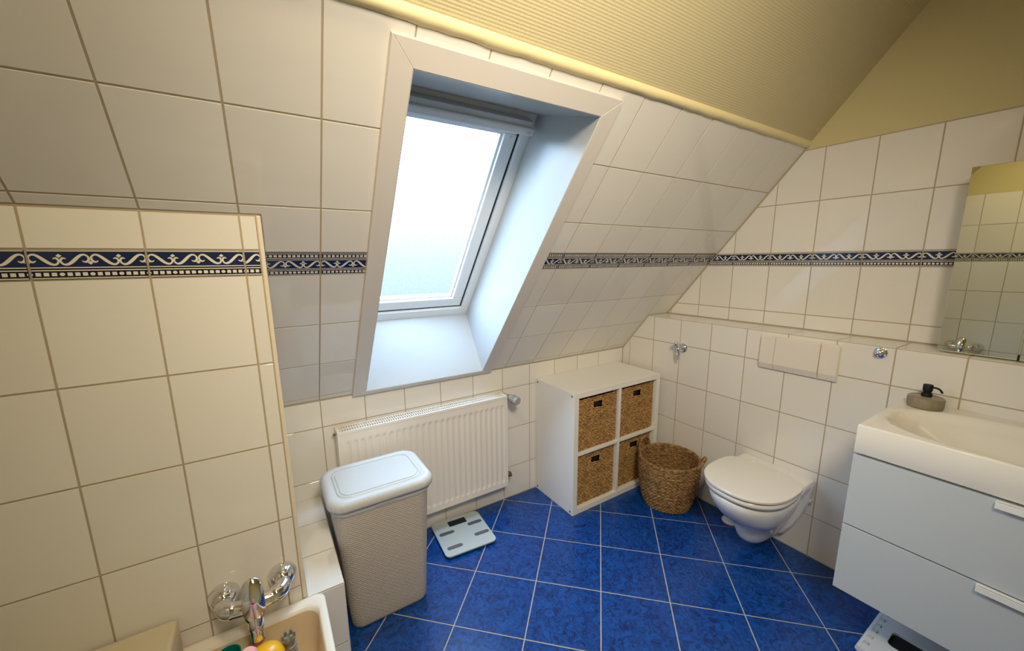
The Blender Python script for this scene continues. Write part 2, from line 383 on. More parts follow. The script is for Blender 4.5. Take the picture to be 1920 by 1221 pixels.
def border_tile(wall, poly, cell, fr, kind, first=False):
    u0, u1, v0, v1 = cell
    hh, black, cream = PAT[kind]
    v0, v1 = min(q[1] for q in poly), max(q[1] for q in poly)
    if kind == 'A' and v1-v0 < .06: v0 = v1-.0654
    su, sv = (u1-u0)/.2, (v1-v0)/hh
    if su < .85:                       # a cut tile shows a cut pattern
        su = 1.0; u0 = u1-.2 if first else u0-.06
    bm = BM()
    if not tile_mesh(bm, poly, fr, TILE_T+.001, .001): bm.free(); return
    pin = inset(poly, .0005)
    O, U, V, W = fr
    def put(qs, h, mi):
        for k_, q in enumerate(qs):
            p = [(u0+x*su, v0+y*sv) for x, y in q]
            if parea(p) < 0: p.reverse()
            n = len(pin)
            for i in range(n):
                a, b = pin[i], pin[(i+1) % n]
                dx, dy = b[0]-a[0], b[1]-a[1]
                p = clip(p, dy, -dx, dy*a[0]-dx*a[1])
                if len(p) < 3: break
            p = dedupe(p) if len(p) >= 3 else p
            if len(p) < 3 or abs(parea(p)) < 1e-8: continue
            hq = h+(.0004 if len(q) == 4 and abs(q[0][1]-q[2][1]) < 1e-9 and abs(q[1][0]-q[3][0]) < 1e-9 else 0)+.00001*(k_ % 7)
            f = bm.faces.new([bm.verts.new(O+U*a+V*b+W*hq) for a, b in p]); f.material_index = mi
            f.normal_update()
            if f.normal.dot(W) < 0: f.normal_flip()
    put(black, TILE_T+.0013, 1); put(cream, TILE_T+.0018, 2)
    me = bpy.data.meshes.new('border_tile'); bm.normal_update(); bm.to_mesh(me); bm.free()
    for x in ('border_blue', 'border_black', 'border_cream'): me.materials.append(M[x])
    me.transform(world_of(wall).inverted())
    o = bpy.data.objects.new('border_tile', me); COL.objects.link(o); o.parent = wall
def lay(wall, fr, us, vs_, region=None, holes=(), gap=.0046, border=None, m='tile', name='tile', t=TILE_T):
    """us, vs_: grid lines; region: list of half planes (a,b,c); holes: rects; border: {row index: kind}"""
    for i in range(len(us)-1):
        for j in range(len(vs_)-1):
            cell = (us[i], us[i+1], vs_[j], vs_[j+1])
            polys = [[(cell[0], cell[2]), (cell[1], cell[2]), (cell[1], cell[3]), (cell[0], cell[3])]]
            for h in holes:
                nx = []
                for p in polys:
                    if len(p) == 4: nx += minus_rect((p[0][0], p[1][0], p[0][1], p[2][1]), h)
                    else: nx.append(p)
                polys = nx
            for p in polys:
                for a, b, c in (region or ()):
                    if len(p) >= 3: p = clip(p, a, b, c)
                if len(p) < 3: continue
                p = dedupe(p)
                if len(p) < 3 or parea(p) < 3e-4: continue
                p = inset(p, gap/2)
                if parea(p) < 1e-4: continue
                if border and j in border: border_tile(wall, p, cell, fr, border[j], i == 0); continue
                bm = BM()
                if tile_mesh(bm, p, fr, t): obj(name, bm, M[m], wall)
                else: bm.free()
def slab(bm, fr, p, t=0.02):
    O, U, V, W = fr
    a = [bm.verts.new(O+U*q[0]+V*q[1]) for q in p]; b = [bm.verts.new(O+U*q[0]+V*q[1]-W*t) for q in p]
    n = len(p)
    bm.faces.new(a); bm.faces.new(b[::-1])
    for j in range(n): bm.faces.new((a[j], b[j], b[(j+1) % n], a[(j+1) % n]))
def lines(c, step, lo, hi):
    k0 = math.ceil((lo-c)/step-1e-6); k1 = math.floor((hi-c)/step+1e-6)
    v = [c+step*k for k in range(k0, k1+1)]
    if not v or v[0]-lo > 1e-4: v = [lo]+v
    if hi-v[-1] > 1e-4: v.append(hi)
    return v

# ------------------------------------------------------------------ room numbers
YB, ZB = 1.97, 0.868                 # knee wall under the slope
TH = math.radians(50.79)
SL = Vector((0, -math.cos(TH), math.sin(TH)))     # up the slope
SN = Vector((0, math.sin(TH), math.cos(TH)))      # outward, away from the room
XL, YL = 0.02, 1.345                 # bath-side knee wall: face y, right end x
ZL = ZB + (YB-YL)*math.tan(TH)
XF = -0.71                           # far wall behind the bath
XG, XB, ZBX = 2.42, 2.217, 1.126     # gable wall, boxed-in lower wall, its top
YF = -1.05
ZC = 2.60
STOP = 1.53
T = TILE_T

# ------------------------------------------------------------------ structure
bm = BM(); box(bm, XF-.1, XG+.1, YF-.1, YB+.1, -.1, -T)
floor = obj('floor', bm, M['floor_grout'], kind='structure')
a = math.radians(45.25); st = 0.3013
fo = Vector((1.1717, 1.1105, -T))
fr = frame(fo, (math.cos(a), math.sin(a), 0), (-math.sin(a), math.cos(a), 0))
def fl_half(nx, ny, c):              # nx*x+ny*y<=c in world -> in (u,v)
    return (nx*fr[1].x+ny*fr[1].y, nx*fr[2].x+ny*fr[2].y, c-(nx*fo.x+ny*fo.y))
lay(floor, fr, [st*k for k in range(-8, 8)], [st*k for k in range(-8, 8)],
    [fl_half(1, 0, XB), fl_half(-1, 0, -.07), fl_half(0, 1, YB), fl_half(0, -1, .35)], gap=.005, m='floor_tile', name='floor_tile', t=T)

# knee wall (back)
bm = BM(); fB = frame((0, YB+T, 0), (1, 0, 0), (0, 0, 1)); slab(bm, fB, [(XL-.1, -.05), (XG+.1, -.05), (XG+.1, ZB+.01), (XL-.1, ZB+.01)], .1)
wall_back = obj('wall_back', bm, M['grout'], kind='structure')
lay(wall_back, fB, [XL, .176, .3755, .575, .7745, .974, 1.1735, 1.373, 1.5725, 1.772, 1.9715, XB], [0, .208, .47, .7325, ZB-.004])

# bath-side knee wall with its return
bm = BM(); box(bm, XF-.1, XL-.004, YL+T, YB+.1, -.05, ZL+.02)
wall_left = obj('wall_left', bm, M['grout'], kind='structure')
fL = frame((0, YL+T, 0), (1, 0, 0), (0, 0, 1))
lay(wall_left, fL, [XF, -.638, -.437, -.2345, -.031, .008], [.188, .4425, .697, .9525, 1.2085, 1.467, 1.537, ZL-.003], border={5: 'A'})
bm = BM(); box(bm, .009, XL, YL, YL+T+.004, .39, ZL-.002, .003)
obj('edge_trim', bm, M['edge_trim'], wall_left)
fLr = frame((XL-T, 0, 0), (0, 1, 0), (0, 0, 1))
lay(wall_left, fLr, [YL+.012, 1.545, 1.745, YB], [.39, .4425, .697, .9525, 1.2085, 1.467, ZL], [(math.tan(TH), 1, ZB+YB*math.tan(TH)-.006)])

# tiled slope with the window opening
WH = (.372, 1.028, .024, 1.447)      # opening in (x, s)
O = Vector((0, YB, ZB)) + SN*T
fS = (O, Vector((1, 0, 0)), SL, -SN)
bm = BM()
for p in ([(XF-.1, -.05), (WH[0], -.05), (WH[0], STOP), (XF-.1, STOP)], [(WH[1], -.05), (XG+.1, -.05), (XG+.1, STOP), (WH[1], STOP)],
          [(WH[0], -.05), (WH[1], -.05), (WH[1], WH[2]), (WH[0], WH[2])], [(WH[0], WH[3]), (WH[1], WH[3]), (WH[1], STOP), (WH[0], STOP)]):
    slab(bm, fS, p, .03)
wall_slope = obj('wall_sloped', bm, M['grout'], kind='structure')
sb = (ZL-ZB)/math.sin(TH)
lay(wall_slope, fS, lines(.174, .2035, XF, XG), [.002, .03, .272, .517, .766, .858, 1.019, 1.275, STOP], holes=[WH, (XF-1, XL, -1, sb)], border={4: 'B'})

# ceiling: the slope goes on above the tiles, then turns flat
bm = BM()
zs = ZB + STOP*math.sin(TH); ys = YB - STOP*math.cos(TH)
yk = YB - (ZC-ZB)/math.tan(TH)
slab(bm, fS, [(XF-.1, STOP), (XG+.1, STOP), (XG+.1, (ZC-ZB)/math.sin(TH)), (XF-.1, (ZC-ZB)/math.sin(TH))], .05)
ceil_slope = obj('ceiling', bm, M['wallpaper'], kind='structure')
bm = BM(); box(bm, XF-.1, XG+.1, YF-.1, yk+.03, ZC, ZC+.05)
obj('ceiling', bm, M['wallpaper'], kind='structure')
# painted cove along the joint
bm = BM()
prof = [(STOP-.004, T+.001), (STOP-.002, .0), (STOP+.006, -.010), (STOP+.018, -.013), (STOP+.028, -.008), (STOP+.034, T+.001)]
nseg = 90; rnd = random.Random(3)
rs = []
for k in range(nseg+1):
    x = XF-.05 + (XG-XF+.1)*k/nseg; j = rnd.uniform(-.0022, .0022)
    rs.append([Vector((x, YB, ZB)) + SL*(s_+(j if i_ < 3 else 0)) + SN*d_ for i_, (s_, d_) in enumerate(prof)])
rings(bm, rs)
obj('trim_1', bm, M['yellow_trim'], kind='structure', smooth=True, angle=50)

# gable wall
bm = BM(); fG = frame((XG+T, 0, 0), (0, -1, 0), (0, 0, 1))
slab(bm, fG, [(-YB-.1, -.05), (-YF+.1, -.05), (-YF+.1, ZC+.05), (-YB-.1, ZC+.05)], .05)
wall_right = obj('wall_right', bm, M['yellow_paint'], kind='structure')
bm = BM(); slab(bm, frame((XG+T-.0005, 0, 0), (0, -1, 0), (0, 0, 1)), [(-1.80, ZBX-.05), (-YF, ZBX-.05), (-YF, 2.043), (-1.011, 2.043)], .0004)
obj('grout_bed', bm, M['grout'], wall_right)
lay(wall_right, fG, lines(-.511, .2025, -YB, .95), [ZBX+.003, 1.205, 1.459, 1.529, 1.785, 2.04],
    [(-math.tan(TH), 1, ZB+YB*math.tan(TH)-.008)], border={2: 'A'})

# boxed-in lower wall carrying toilet and basin
bm = BM(); box(bm, XB+T, XG+.03, YF, YB+.05, -.05, ZBX-T)
wall_box = obj('wall_lower_right', bm, M['grout'], kind='structure')
fX = frame((XB+T, 0, 0), (0, -1, 0), (0, 0, 1))
cols = lines(-1.302, .2015, -YB, .45)
lay(wall_box, fX, cols, [0, .219, .4545, .71, .963, ZBX-.002], [(-math.tan(TH), 1, ZB+YB*math.tan(TH)-.006)])
fT = frame((XB, 0, ZBX-T), (0, -1, 0), (-1, 0, 0))
fT = (Vector((XB, 0, ZBX-T)), Vector((1, 0, 0)), Vector((0, 1, 0)), Vector((0, 0, 1)))
ymax = YB-(ZBX-ZB)/math.tan(TH)-.004
lay(wall_box, fT, [0.001, XG-XB-.001], [v for v in sorted([-c for c in cols]) if v < ymax] + [ymax])

# tiled ledge at the foot of the bath
ZLD = .388; XLD = .138
bm = BM(); box(bm, XL-.02, XLD-T, YL+T, YB+.02, -.05, ZLD-T)
ledge = obj('wall_ledge', bm, M['grout'], kind='structure')
fD = (Vector((XL, 0, ZLD-T)), Vector((1, 0, 0)), Vector((0, 1, 0)), Vector((0, 0, 1)))
lay(ledge, fD, [.0, XLD-XL], [YL, 1.555, 1.765, YB])
lay(ledge, frame((0, YL+T, 0), (1, 0, 0), (0, 0, 1)), [XL-.12, XLD], [0, .145, ZLD-.002])
lay(ledge, frame((XLD-T, 0, 0), (0, 1, 0), (0, 0, 1)), [YL, 1.555, 1.765, YB], [0, .145, ZLD-.002])

# far wall behind the bath (seen in the mirror)
bm = BM(); box(bm, XF-.1, XF-T, YF, YB+.1, -.05, ZC+.05)
wall_far = obj('wall_far', bm, M['yellow_paint'], kind='structure')
bm = BM(); slab(bm, frame((XF-T+.0005, 0, 0), (0, 1, 0), (0, 0, 1)), [(YF, 0), (YL+.02, 0), (YL+.02, 1.6), (1.01, 2.02), (YF, 2.02)], .0004)
obj('grout_bed', bm, M['grout'], wall_far)
fF = frame((XF-T, 0, 0), (0, 1, 0), (0, 0, 1))
lay(wall_far, fF, lines(.592, .2, -.41, YL), [.40, .695, .95, 1.205, 1.459, 1.529, 1.765, 2.02], [(math.tan(TH), 1, ZB+YB*math.tan(TH)-.008)], border={4: 'A'})
# wall behind the camera
bm = BM(); box(bm, XF-.1, XG+.1, YF-.1, YF, -.05, ZC+.05)
obj('wall_front', bm, M['yellow_paint'], kind='structure')

# ------------------------------------------------------------------ roof window
win = bpy.data.objects.new('window_1', None); COL.objects.link(win); win['kind'] = 'structure'
win.location = Vector((.7, YB, ZB)) + SL*.1
def P(x, s, d): return Vector((x, YB, ZB)) + SL*s + SN*d
def wbox(bm, x0, x1, s0, s1, d0, d1, bev=0.0):
    b2 = bmesh.new(); box(b2, x0, x1, s0, s1, d0, d1, bev)
    mt = Matrix(((1, 0, 0, 0), (0, SL.y, SN.y, YB), (0, SL.z, SN.z, ZB), (0, 0, 0, 1))); merge(bm, b2, mt)
def miter(bm, xo0, xo1, so0, so1, xi0, xi1, si0, si1, d0, d1, which):
    o4 = [(xo0, so0), (xo1, so0), (xo1, so1), (xo0, so1)]; i4 = [(xi0, si0), (xi1, si0), (xi1, si1), (xi0, si1)]
    k = which; q = [o4[k], o4[(k+1) % 4], i4[(k+1) % 4], i4[k]]
    a = [bm.verts.new(P(x, s, d0)) for x, s in q]; b = [bm.verts.new(P(x, s, d1)) for x, s in q]
    bm.faces.new(a); bm.faces.new(b[::-1])
    for j in range(4): bm.faces.new((a[j], b[j], b[(j+1) % 4], a[(j+1) % 4]))
    bmesh.ops.bevel(bm, geom=list(bm.edges), offset=.0012, segments=1, affect='EDGES')
for k in range(4):
    bm = BM(); miter(bm, .318, 1.088, .003, 1.503, .378, 1.022, .032, 1.441, -.018, .004, k); obj('casing_board', bm, M['white_wood'], win)
DEP = .33
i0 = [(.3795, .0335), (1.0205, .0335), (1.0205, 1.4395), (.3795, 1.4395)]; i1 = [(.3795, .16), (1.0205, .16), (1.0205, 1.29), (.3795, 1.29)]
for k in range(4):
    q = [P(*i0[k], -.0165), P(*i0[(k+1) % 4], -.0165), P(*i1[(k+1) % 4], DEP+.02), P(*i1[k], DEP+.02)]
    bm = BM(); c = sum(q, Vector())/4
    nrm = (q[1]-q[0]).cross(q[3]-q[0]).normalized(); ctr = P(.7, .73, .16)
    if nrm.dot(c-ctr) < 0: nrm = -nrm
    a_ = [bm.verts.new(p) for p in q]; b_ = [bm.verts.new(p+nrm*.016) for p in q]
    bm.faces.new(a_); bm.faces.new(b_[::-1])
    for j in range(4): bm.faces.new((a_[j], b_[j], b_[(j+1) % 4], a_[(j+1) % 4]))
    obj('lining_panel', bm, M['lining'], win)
def ring4(name, xo0, xo1, so0, so1, wd, d0, d1, m, bev=.003):
    for args in ((xo0, xo1, so0, so0+wd), (xo0, xo1, so1-wd, so1), (xo0, xo0+wd, so0+wd, so1-wd), (xo1-wd, xo1, so0+wd, so1-wd)):
        bm = BM(); wbox(bm, *args, d0, d1, bev); obj(name, bm, m, win)
ring4('frame_rail', .362, 1.038, .143, 1.306, .060, DEP, DEP+.06, M['window_white'])
ring4('sash_rail', .431, .969, .212, 1.262, .060, DEP+.012, DEP+.055, M['window_white'], .006)
ring4('glazing_bead', .488, .912, .269, 1.202, .014, DEP+.026, DEP+.05, M['window_white'], .003)
bm = BM(); wbox(bm, .495, .905, .276, 1.195, DEP+.040, DEP+.044)
obj('pane', bm, M['frosted'], win)
# dark strip as the shade of the gap between frame and sash
for args in ((.4215, .9785, .2025, .212), (.4215, .431, .212, 1.24), (.969, .9785, .212, 1.24)):
    bm = BM(); wbox(bm, *args, DEP+.016, DEP+.05); obj('sash_gap_shade', bm, M['dark'], win)
# ventilation flap bar across the top
bm = BM(); wbox(bm, .386, .992, 1.232, 1.262, DEP-.062, DEP+.012, .006); obj('vent_bar', bm, M['window_white'], win)
bm = BM(); wbox(bm, .386, .985, 1.262, 1.283, DEP-.048, DEP+.012, .003); obj('vent_flap', bm, M['window_grey'], win)
bm = BM(); wbox(bm, .958, .98, 1.241, 1.249, DEP-.0635, DEP-.061, .0015); obj('vent_mark', bm, M['window_grey'], win)
bm = BM(); lathe(bm, [(.006, 0), (.006, .004), (.003, .006)], P(.94, 1.19, DEP+.014), -SN, 14); obj('screw_cap', bm, M['window_grey'], win)

# ------------------------------------------------------------------ ceiling lamp behind the view
t = thing('ceiling_lamp', 'round opal glass ceiling lamp on the flat ceiling', 'lamp', (LAMP[0], LAMP[1], ZC))
bm = BM(); lathe(bm, [(.10, -.07), (.145, -.068), (.15, -.05), (.15, -.012), (.13, 0)], t.location, n=40); obj('lamp_body', bm, M['shelf'], t, True, angle=40)

t = thing('added_spot', 'added unseen spotlight behind the view, leaving the view corners darker', 'lamp', (SPOT[0], SPOT[1], ZC))
bm = BM(); lathe(bm, [(.045, -.02), (.045, 0)], t.location, n=28); obj('added_spot_base', bm, M['shelf'], t, True, angle=40)  # housing made up to go with the added spotlight
ax_ = (Vector(SPOT_AIM)-Vector(SPOT)).normalized()
bm = BM(); tube(bm, [t.location+Vector((0, 0, -.01)), Vector(SPOT)-ax_*.075], .008, 10); lathe(bm, [(.02, -.10), (.04, -.09), (.045, -.06)], Vector(SPOT), ax_, 24)
obj('added_spot_head', bm, M['shelf'], t, True, angle=40)

# ------------------------------------------------------------------ radiator
t = thing('radiator', 'cream panel radiator on the wall under the roof window', 'radiator', (.685, 1.9, .147))
X0, X1, Z0, Z1, YR = .228, 1.146, .148, .712, 1.878
bm = BM(); nx, nz = 26*8, 40; fl0, fl1 = X0+.022, X1-.012
def rdep(x, z):
    if not (fl0 < x < fl1): return 0
    ph = ((x-fl0)/(fl1-fl0)*26) % 1.0
    pr = sstep(.14, .34, ph)*(1-sstep(.66, .86, ph))
    half = abs(ph-.5)
    zt = Z1-.036-half*.03; zb = Z0+.030+half*.03
    return .0048*pr*sstep(zb-.004, zb+.016, z)*(1-sstep(zt-.016, zt+.004, z))
zsamp = [Z0 + (Z1-Z0)*(k/6)*.018/.1 for k in range(0)]
zs_ = sorted(set([Z0, Z0+.012, Z1-.012, Z1] + [Z0+.018+.004*k for k in range(13)] + [Z1-.018-.004*k for k in range(13)] + [Z0+.09+(Z1-Z0-.18)*k/6 for k in range(7)]))
xs_ = [X0+(X1-X0)*k/nx for k in range(nx+1)]
g_ = [[bm.verts.new((x, YR+rdep(x, z), z)) for x in xs_] for z in zs_]
for i in range(len(zs_)-1):
    for j in range(nx): bm.faces.new((g_[i][j], g_[i][j+1], g_[i+1][j+1], g_[i+1][j]))
obj('front_panel', bm, M['radiator'], t, True)
bm = BM(); box(bm, X0, X1, YR+.009, YR+.02, Z0, Z1, .002); obj('panel_core', bm, M['radiator'], t)
bm = BM(); box(bm, X0, X1, YR+.068, YR+.082, Z0, Z1, .003); obj('back_panel', bm, M['radiator'], t)
for xa, xb in ((X0-.004, X0+.002), (X1-.002, X1+.004)):
    bm = BM(); box(bm, xa, xb, YR-.001, YR+.078, Z0+.02, Z1+.016, .002); obj('side_cover', bm, M['radiator'], t)
bm = BM()
box(bm, X0, X1, YR-.001, YR+.007, Z1-.004, Z1+.014, .003); box(bm, X0, X1, YR+.070, YR+.078, Z1, Z1+.014, .002)
box(bm, X0, X0+.012, YR+.004, YR+.074, Z1, Z1+.014, .001); box(bm, X1-.012, X1, YR+.004, YR+.074, Z1, Z1+.014, .001)
box(bm, X0, X1, YR+.036, YR+.041, Z1+.004, Z1+.0135)
obj('grille_frame', bm, M['radiator'], t)
bm = BM()
for k in range(78):
    x = X0+.016+(X1-X0-.032)*k/77; box(bm, x-.0017, x+.0017, YR+.006, YR+.071, Z1+.006, Z1+.013)
obj('grille_slats', bm, M['radiator'], t, kind='stuff')
bm = BM(); box(bm, X0+.006, X1-.006, YR+.022, YR+.066, Z0+.01, Z1-.03); obj('shaded_convector', bm, M['scale_body'], t)  # convector block coloured dark as the shade below the grille
bm = BM(); tube(bm, [(X1, 1.915, .700), (X1+.034, 1.915, .700)], .011, 14); tube(bm, [(X1+.032, 1.905, .700), (X1+.032, YB, .700)], .0105, 12); sphere(bm, Vector((X1+.032, 1.915, .700)), .016, 14)
v = obj('valve_body', bm, M['brass'], t, True)
bm = BM(); ax = Vector((.20, -1, -.10)).normalized(); hb = Vector((X1+.033, 1.906, .702))
lathe(bm, [(.014, 0), (.019, .006), (.019, .02), (.0235, .024), (.0265, .056), (.0255, .072), (.0225, .077)], hb, ax, 20)
h = obj('thermostat_head', bm, M['thermostat'], t, True, angle=35); h['label'] = 'grey ribbed thermostat knob'
bm = BM()
q = Vector((0, 0, 1)).rotation_difference(ax)
for k in range(12):
    c = hb+ax*.050+q @ Vector((.0250*math.cos(k*PI/6), .0250*math.sin(k*PI/6), 0))
    b2 = bmesh.new(); box(b2, -.0012, .0012, -.0022, .0022, -.010, .010)
    merge(bm, b2, Matrix.Translation(c) @ q.to_matrix().to_4x4() @ Matrix.Rotation(k*PI/6, 4, 'Z'))
obj('grip_slots', bm, M['scale_body'], t, kind='stuff')
bm = BM(); tube(bm, [(X1-.002, 1.915, .20), (X1+.045, 1.915, .20)], .010, 14); sphere(bm, Vector((X1+.028, 1.915, .20)), .017, 14); tube(bm, [(X1+.028, 1.915, .20), (X1+.028, YB, .20)], .009, 12)
lathe(bm, [(.009, 0), (.011, .012), (.008, .022)], Vector((X1+.028, 1.915, .198)), (.5, -.85, -.1), 14)
obj('return_valve', bm, M['brass'], t, True, angle=40)
bm = BM(); lathe(bm, [(.006, 0), (.006, .012)], (X0-.004, 1.93, .70), (-1, 0, 0), 10); obj('bleed_screw', bm, M['brass'], t)

# ------------------------------------------------------------------ laundry hamper
t = thing('laundry_hamper', 'tall grey-beige woven plastic laundry hamper with rounded lid', 'hamper', (.33, 1.64, 0))
bm = BM(); rs = []
HX, HY = .335, 1.645
def rr3(hx, hy, r, z, k=10): return [Vector((HX+x, HY+y, z)) for x, y in rrect(-hx, hx, -hy, hy, r, k)]
for f_, z in ((-.012, 0), (-.002, .004), (0, .014)): rs.append(rr3(.162+f_, .132+f_, .045, z))
for k in range(1, 13):
    u = k/12; rs.append(rr3(.162+.030*u, .132+.014*u, .045+.012*u, .014+.530*u))
rings(bm, rs, True, True, uv=True)
obj('body', bm, M['hamper'], t, True, angle=60)
bm = BM(); rings(bm, [rr3(.194, .148, .06, .535), rr3(.199, .152, .062, .538), rr3(.199, .152, .062, .560), rr3(.194, .148, .06, .562)])
obj('upper_band', bm, M['hamper_rim'], t, True, angle=40)
bm = BM()
def rib3(hx, hy, r, z, am):
    p = rr3(hx, hy, r, z, 24); o = []
    # even spacing round the outline, then fine ribs
    n = len(p); d = [0]
    for i in range(n): d.append(d[-1]+(p[(i+1) % n]-p[i]).length)
    NN = 880
    for k in range(NN):
        s = d[-1]*k/NN
        i = max(j for j in range(n) if d[j] <= s)
        q = p[i].lerp(p[(i+1) % n], (s-d[i])/max(1e-6, d[i+1]-d[i]))
        c = Vector((HX, HY, z)); dr = (q-c).normalized()
        m_ = (1 if k % 4 in (0, 1) else -1)*am
        o.append(q+dr*m_+Vector((0, 0, m_*.6)))
    return o
lz = .560
rings(bm, [rib3(.204, .158, .066, lz, 0), rib3(.211, .165, .07, lz+.002, 0), rib3(.213, .167, .072, lz+.010, .0004), rib3(.211, .165, .071, lz+.024, .0006), rib3(.205, .159, .068, lz+.034, .0006),
           rib3(.196, .150, .064, lz+.040, .0006), rib3(.184, .138, .058, lz+.041, .0005), rib3(.178, .132, .055, lz+.038, 0), rib3(.175, .129, .053, lz+.0375, 0)], True, True)
obj('lid', bm, M['hamper_rim'], t, True, angle=70)
bm = BM(); rings(bm, [rr3(.170, .124, .05, lz+.0378), rr3(.168, .122, .049, lz+.041), rr3(.162, .116, .046, lz+.0415), rr3(.1605, .1145, .0455, lz+.0385), rr3(.1575, .1115, .044, lz+.0385), rr3(.156, .110, .0435, lz+.042), rr3(.10, .06, .03, lz+.0435)], False, True)
lay_ = bm.loops.layers.uv.verify()
for f in bm.faces:
    for lp in f.loops: lp[lay_].uv = ((lp.vert.co.x-HX)*2.2, (lp.vert.co.y-HY)*2.2)
obj('lid_panel', bm, M['hamper_lid'], t, True, angle=50)
bm = BM(); box(bm, HX-.045, HX+.045, HY-.156, HY-.150, .545, .556, .002); obj('lid_tab', bm, M['hamper_rim'], t)

# ------------------------------------------------------------------ bathroom scale
t = thing('bathroom_scale', 'flat white glass bathroom scale with four grey electrodes on blue floor', 'scale', (.803, 1.802, 0), math.radians(-4.5))
bm = BM(); p0 = rrect(-.142, .142, -.145, .145, .028)
rings(bm, [[Vector((x, y, .013)) for x, y in p0], [Vector((x*1.006, y*1.006, .0155)) for x, y in p0], [Vector((x*1.006, y*1.006, .0205)) for x, y in p0], [Vector((x*.994, y*.994, .022)) for x, y in p0]])
obj('glass_platform', bm, M['scale_glass'], t, local=True)
bm = BM(); box(bm, -.115, .115, -.118, .118, .004, .0135, .003); obj('underbody', bm, M['scale_body'], t, local=True)
for sx_ in (-1, 1):
    for sy_ in (-1, 1):
        bm = BM(); lathe(bm, [(.016, 0), (.016, .005)], (sx_*.1, sy_*.1, 0), n=16); obj('foot', bm, M['scale_body'], t, local=True)
bm = BM(); box(bm, -.052, .052, .073, .119, .0215, .0228, .0005, 1); obj('display', bm, M['lcd'], t, local=True)
for cx, cy in ((-.083, .030), (.088, .045), (-.078, -.09), (.09, -.055)):
    bm = BM(); p1 = [(cx+x, cy+y) for x, y in rrect(-.043, .043, -.0125, .0125, .0124, 6)]
    rings(bm, [[Vector((x, y, .0215)) for x, y in p1], [Vector((x, y, .0226)) for x, y in p1]])
    obj('electrode', bm, M['electrode'], t, local=True)

# ------------------------------------------------------------------ cube shelf with woven baskets
SX0, SX1, SY0, SY1, SZ = 1.420, 2.165, 1.594, 1.968, .762
t = thing('cube_shelf', 'white two-by-two cube shelf holding four woven baskets', 'shelf', ((SX0+SX1)/2, (SY0+SY1)/2, 0))
TK = .034; TI = .018
def bpart(name, *a, m='shelf', bev=.0015):
    bm = BM(); box(bm, *a, bev); return obj(name, bm, M[m], t)
bpart('top_panel', SX0, SX1, SY0, SY1, SZ-TK, SZ); bpart('bottom_panel', SX0, SX1, SY0, SY1, 0, TK)
bpart('side_panel', SX0, SX0+TK, SY0, SY1, TK, SZ-TK); bpart('side_panel', SX1-TK, SX1, SY0, SY1, TK, SZ-TK)
XM = (SX0+SX1)/2; ZM = SZ/2
bpart('upright_divider', XM-TI/2, XM+TI/2, SY0+.002, SY1-.004, TK, SZ-TK)
bpart('shelf_board', SX0+TK, XM-TI/2, SY0+.002, SY1-.004, ZM-TI/2, ZM+TI/2); bpart('shelf_board', XM+TI/2, SX1-TK, SY0+.002, SY1-.004, ZM-TI/2, ZM+TI/2)
for yy in (SY0+.022, SY1-.022):
    for zz in (.02, SZ-.02):
        bm = BM(); lathe(bm, [(.0065, 0), (.0065, .0015), (.003, .002)], (SX0, yy, zz), (-1, 0, 0), 12); obj('screw_cap', bm, M['electrode'], t)
CW, CH = (SX1-SX0-2*TK-TI)/2, (SZ-2*TK-TI)/2
# one basket, then copies
def weave(u, v, cu, cv):
    """braided rows: offset lozenges; u across (0..1), v up"""
    row = v*cv; r = math.floor(row); fv = row-r
    x = u*cu + (.5 if r % 2 else 0) + .18*fv
    fu = x-math.floor(x)
    return (math.sin(PI*fv)**.7)*(.22+.78*math.sin(PI*fu)**.7)
def front_sheet(bm, w_, h_, cu, cv, amp, nx, nz, hole=None, y=0.0, sd=1):
    rn = random.Random(sd)
    jit = [rn.uniform(.75, 1.1) for _ in range(400)]
    g = []
    for i in range(nz+1):
        row = []
        for j in range(nx+1):
            u, v = j/nx, i/nz
            wv_ = .012*math.sin(u*9+sd)+.006*math.sin(u*23)
            h0 = weave(u, min(.9999, max(0, v+wv_*.35)), cu, cv)*jit[int(v*cv) % 400]
            row.append(bm.verts.new((-w_/2+w_*u, y-h0*amp, h_*v)))
        g.append(row)
    for i in range(nz):
        for j in range(nx):
            uc, vc = (-w_/2+w_*(j+.5)/nx), h_*(i+.5)/nz
            if hole and hole[0] < uc < hole[1] and hole[2] < vc < hole[3]: continue
            bm.faces.new((g[i][j], g[i][j+1], g[i+1][j+1], g[i+1][j]))
BW, BH, BD = CW-.014, CH-.022, .35
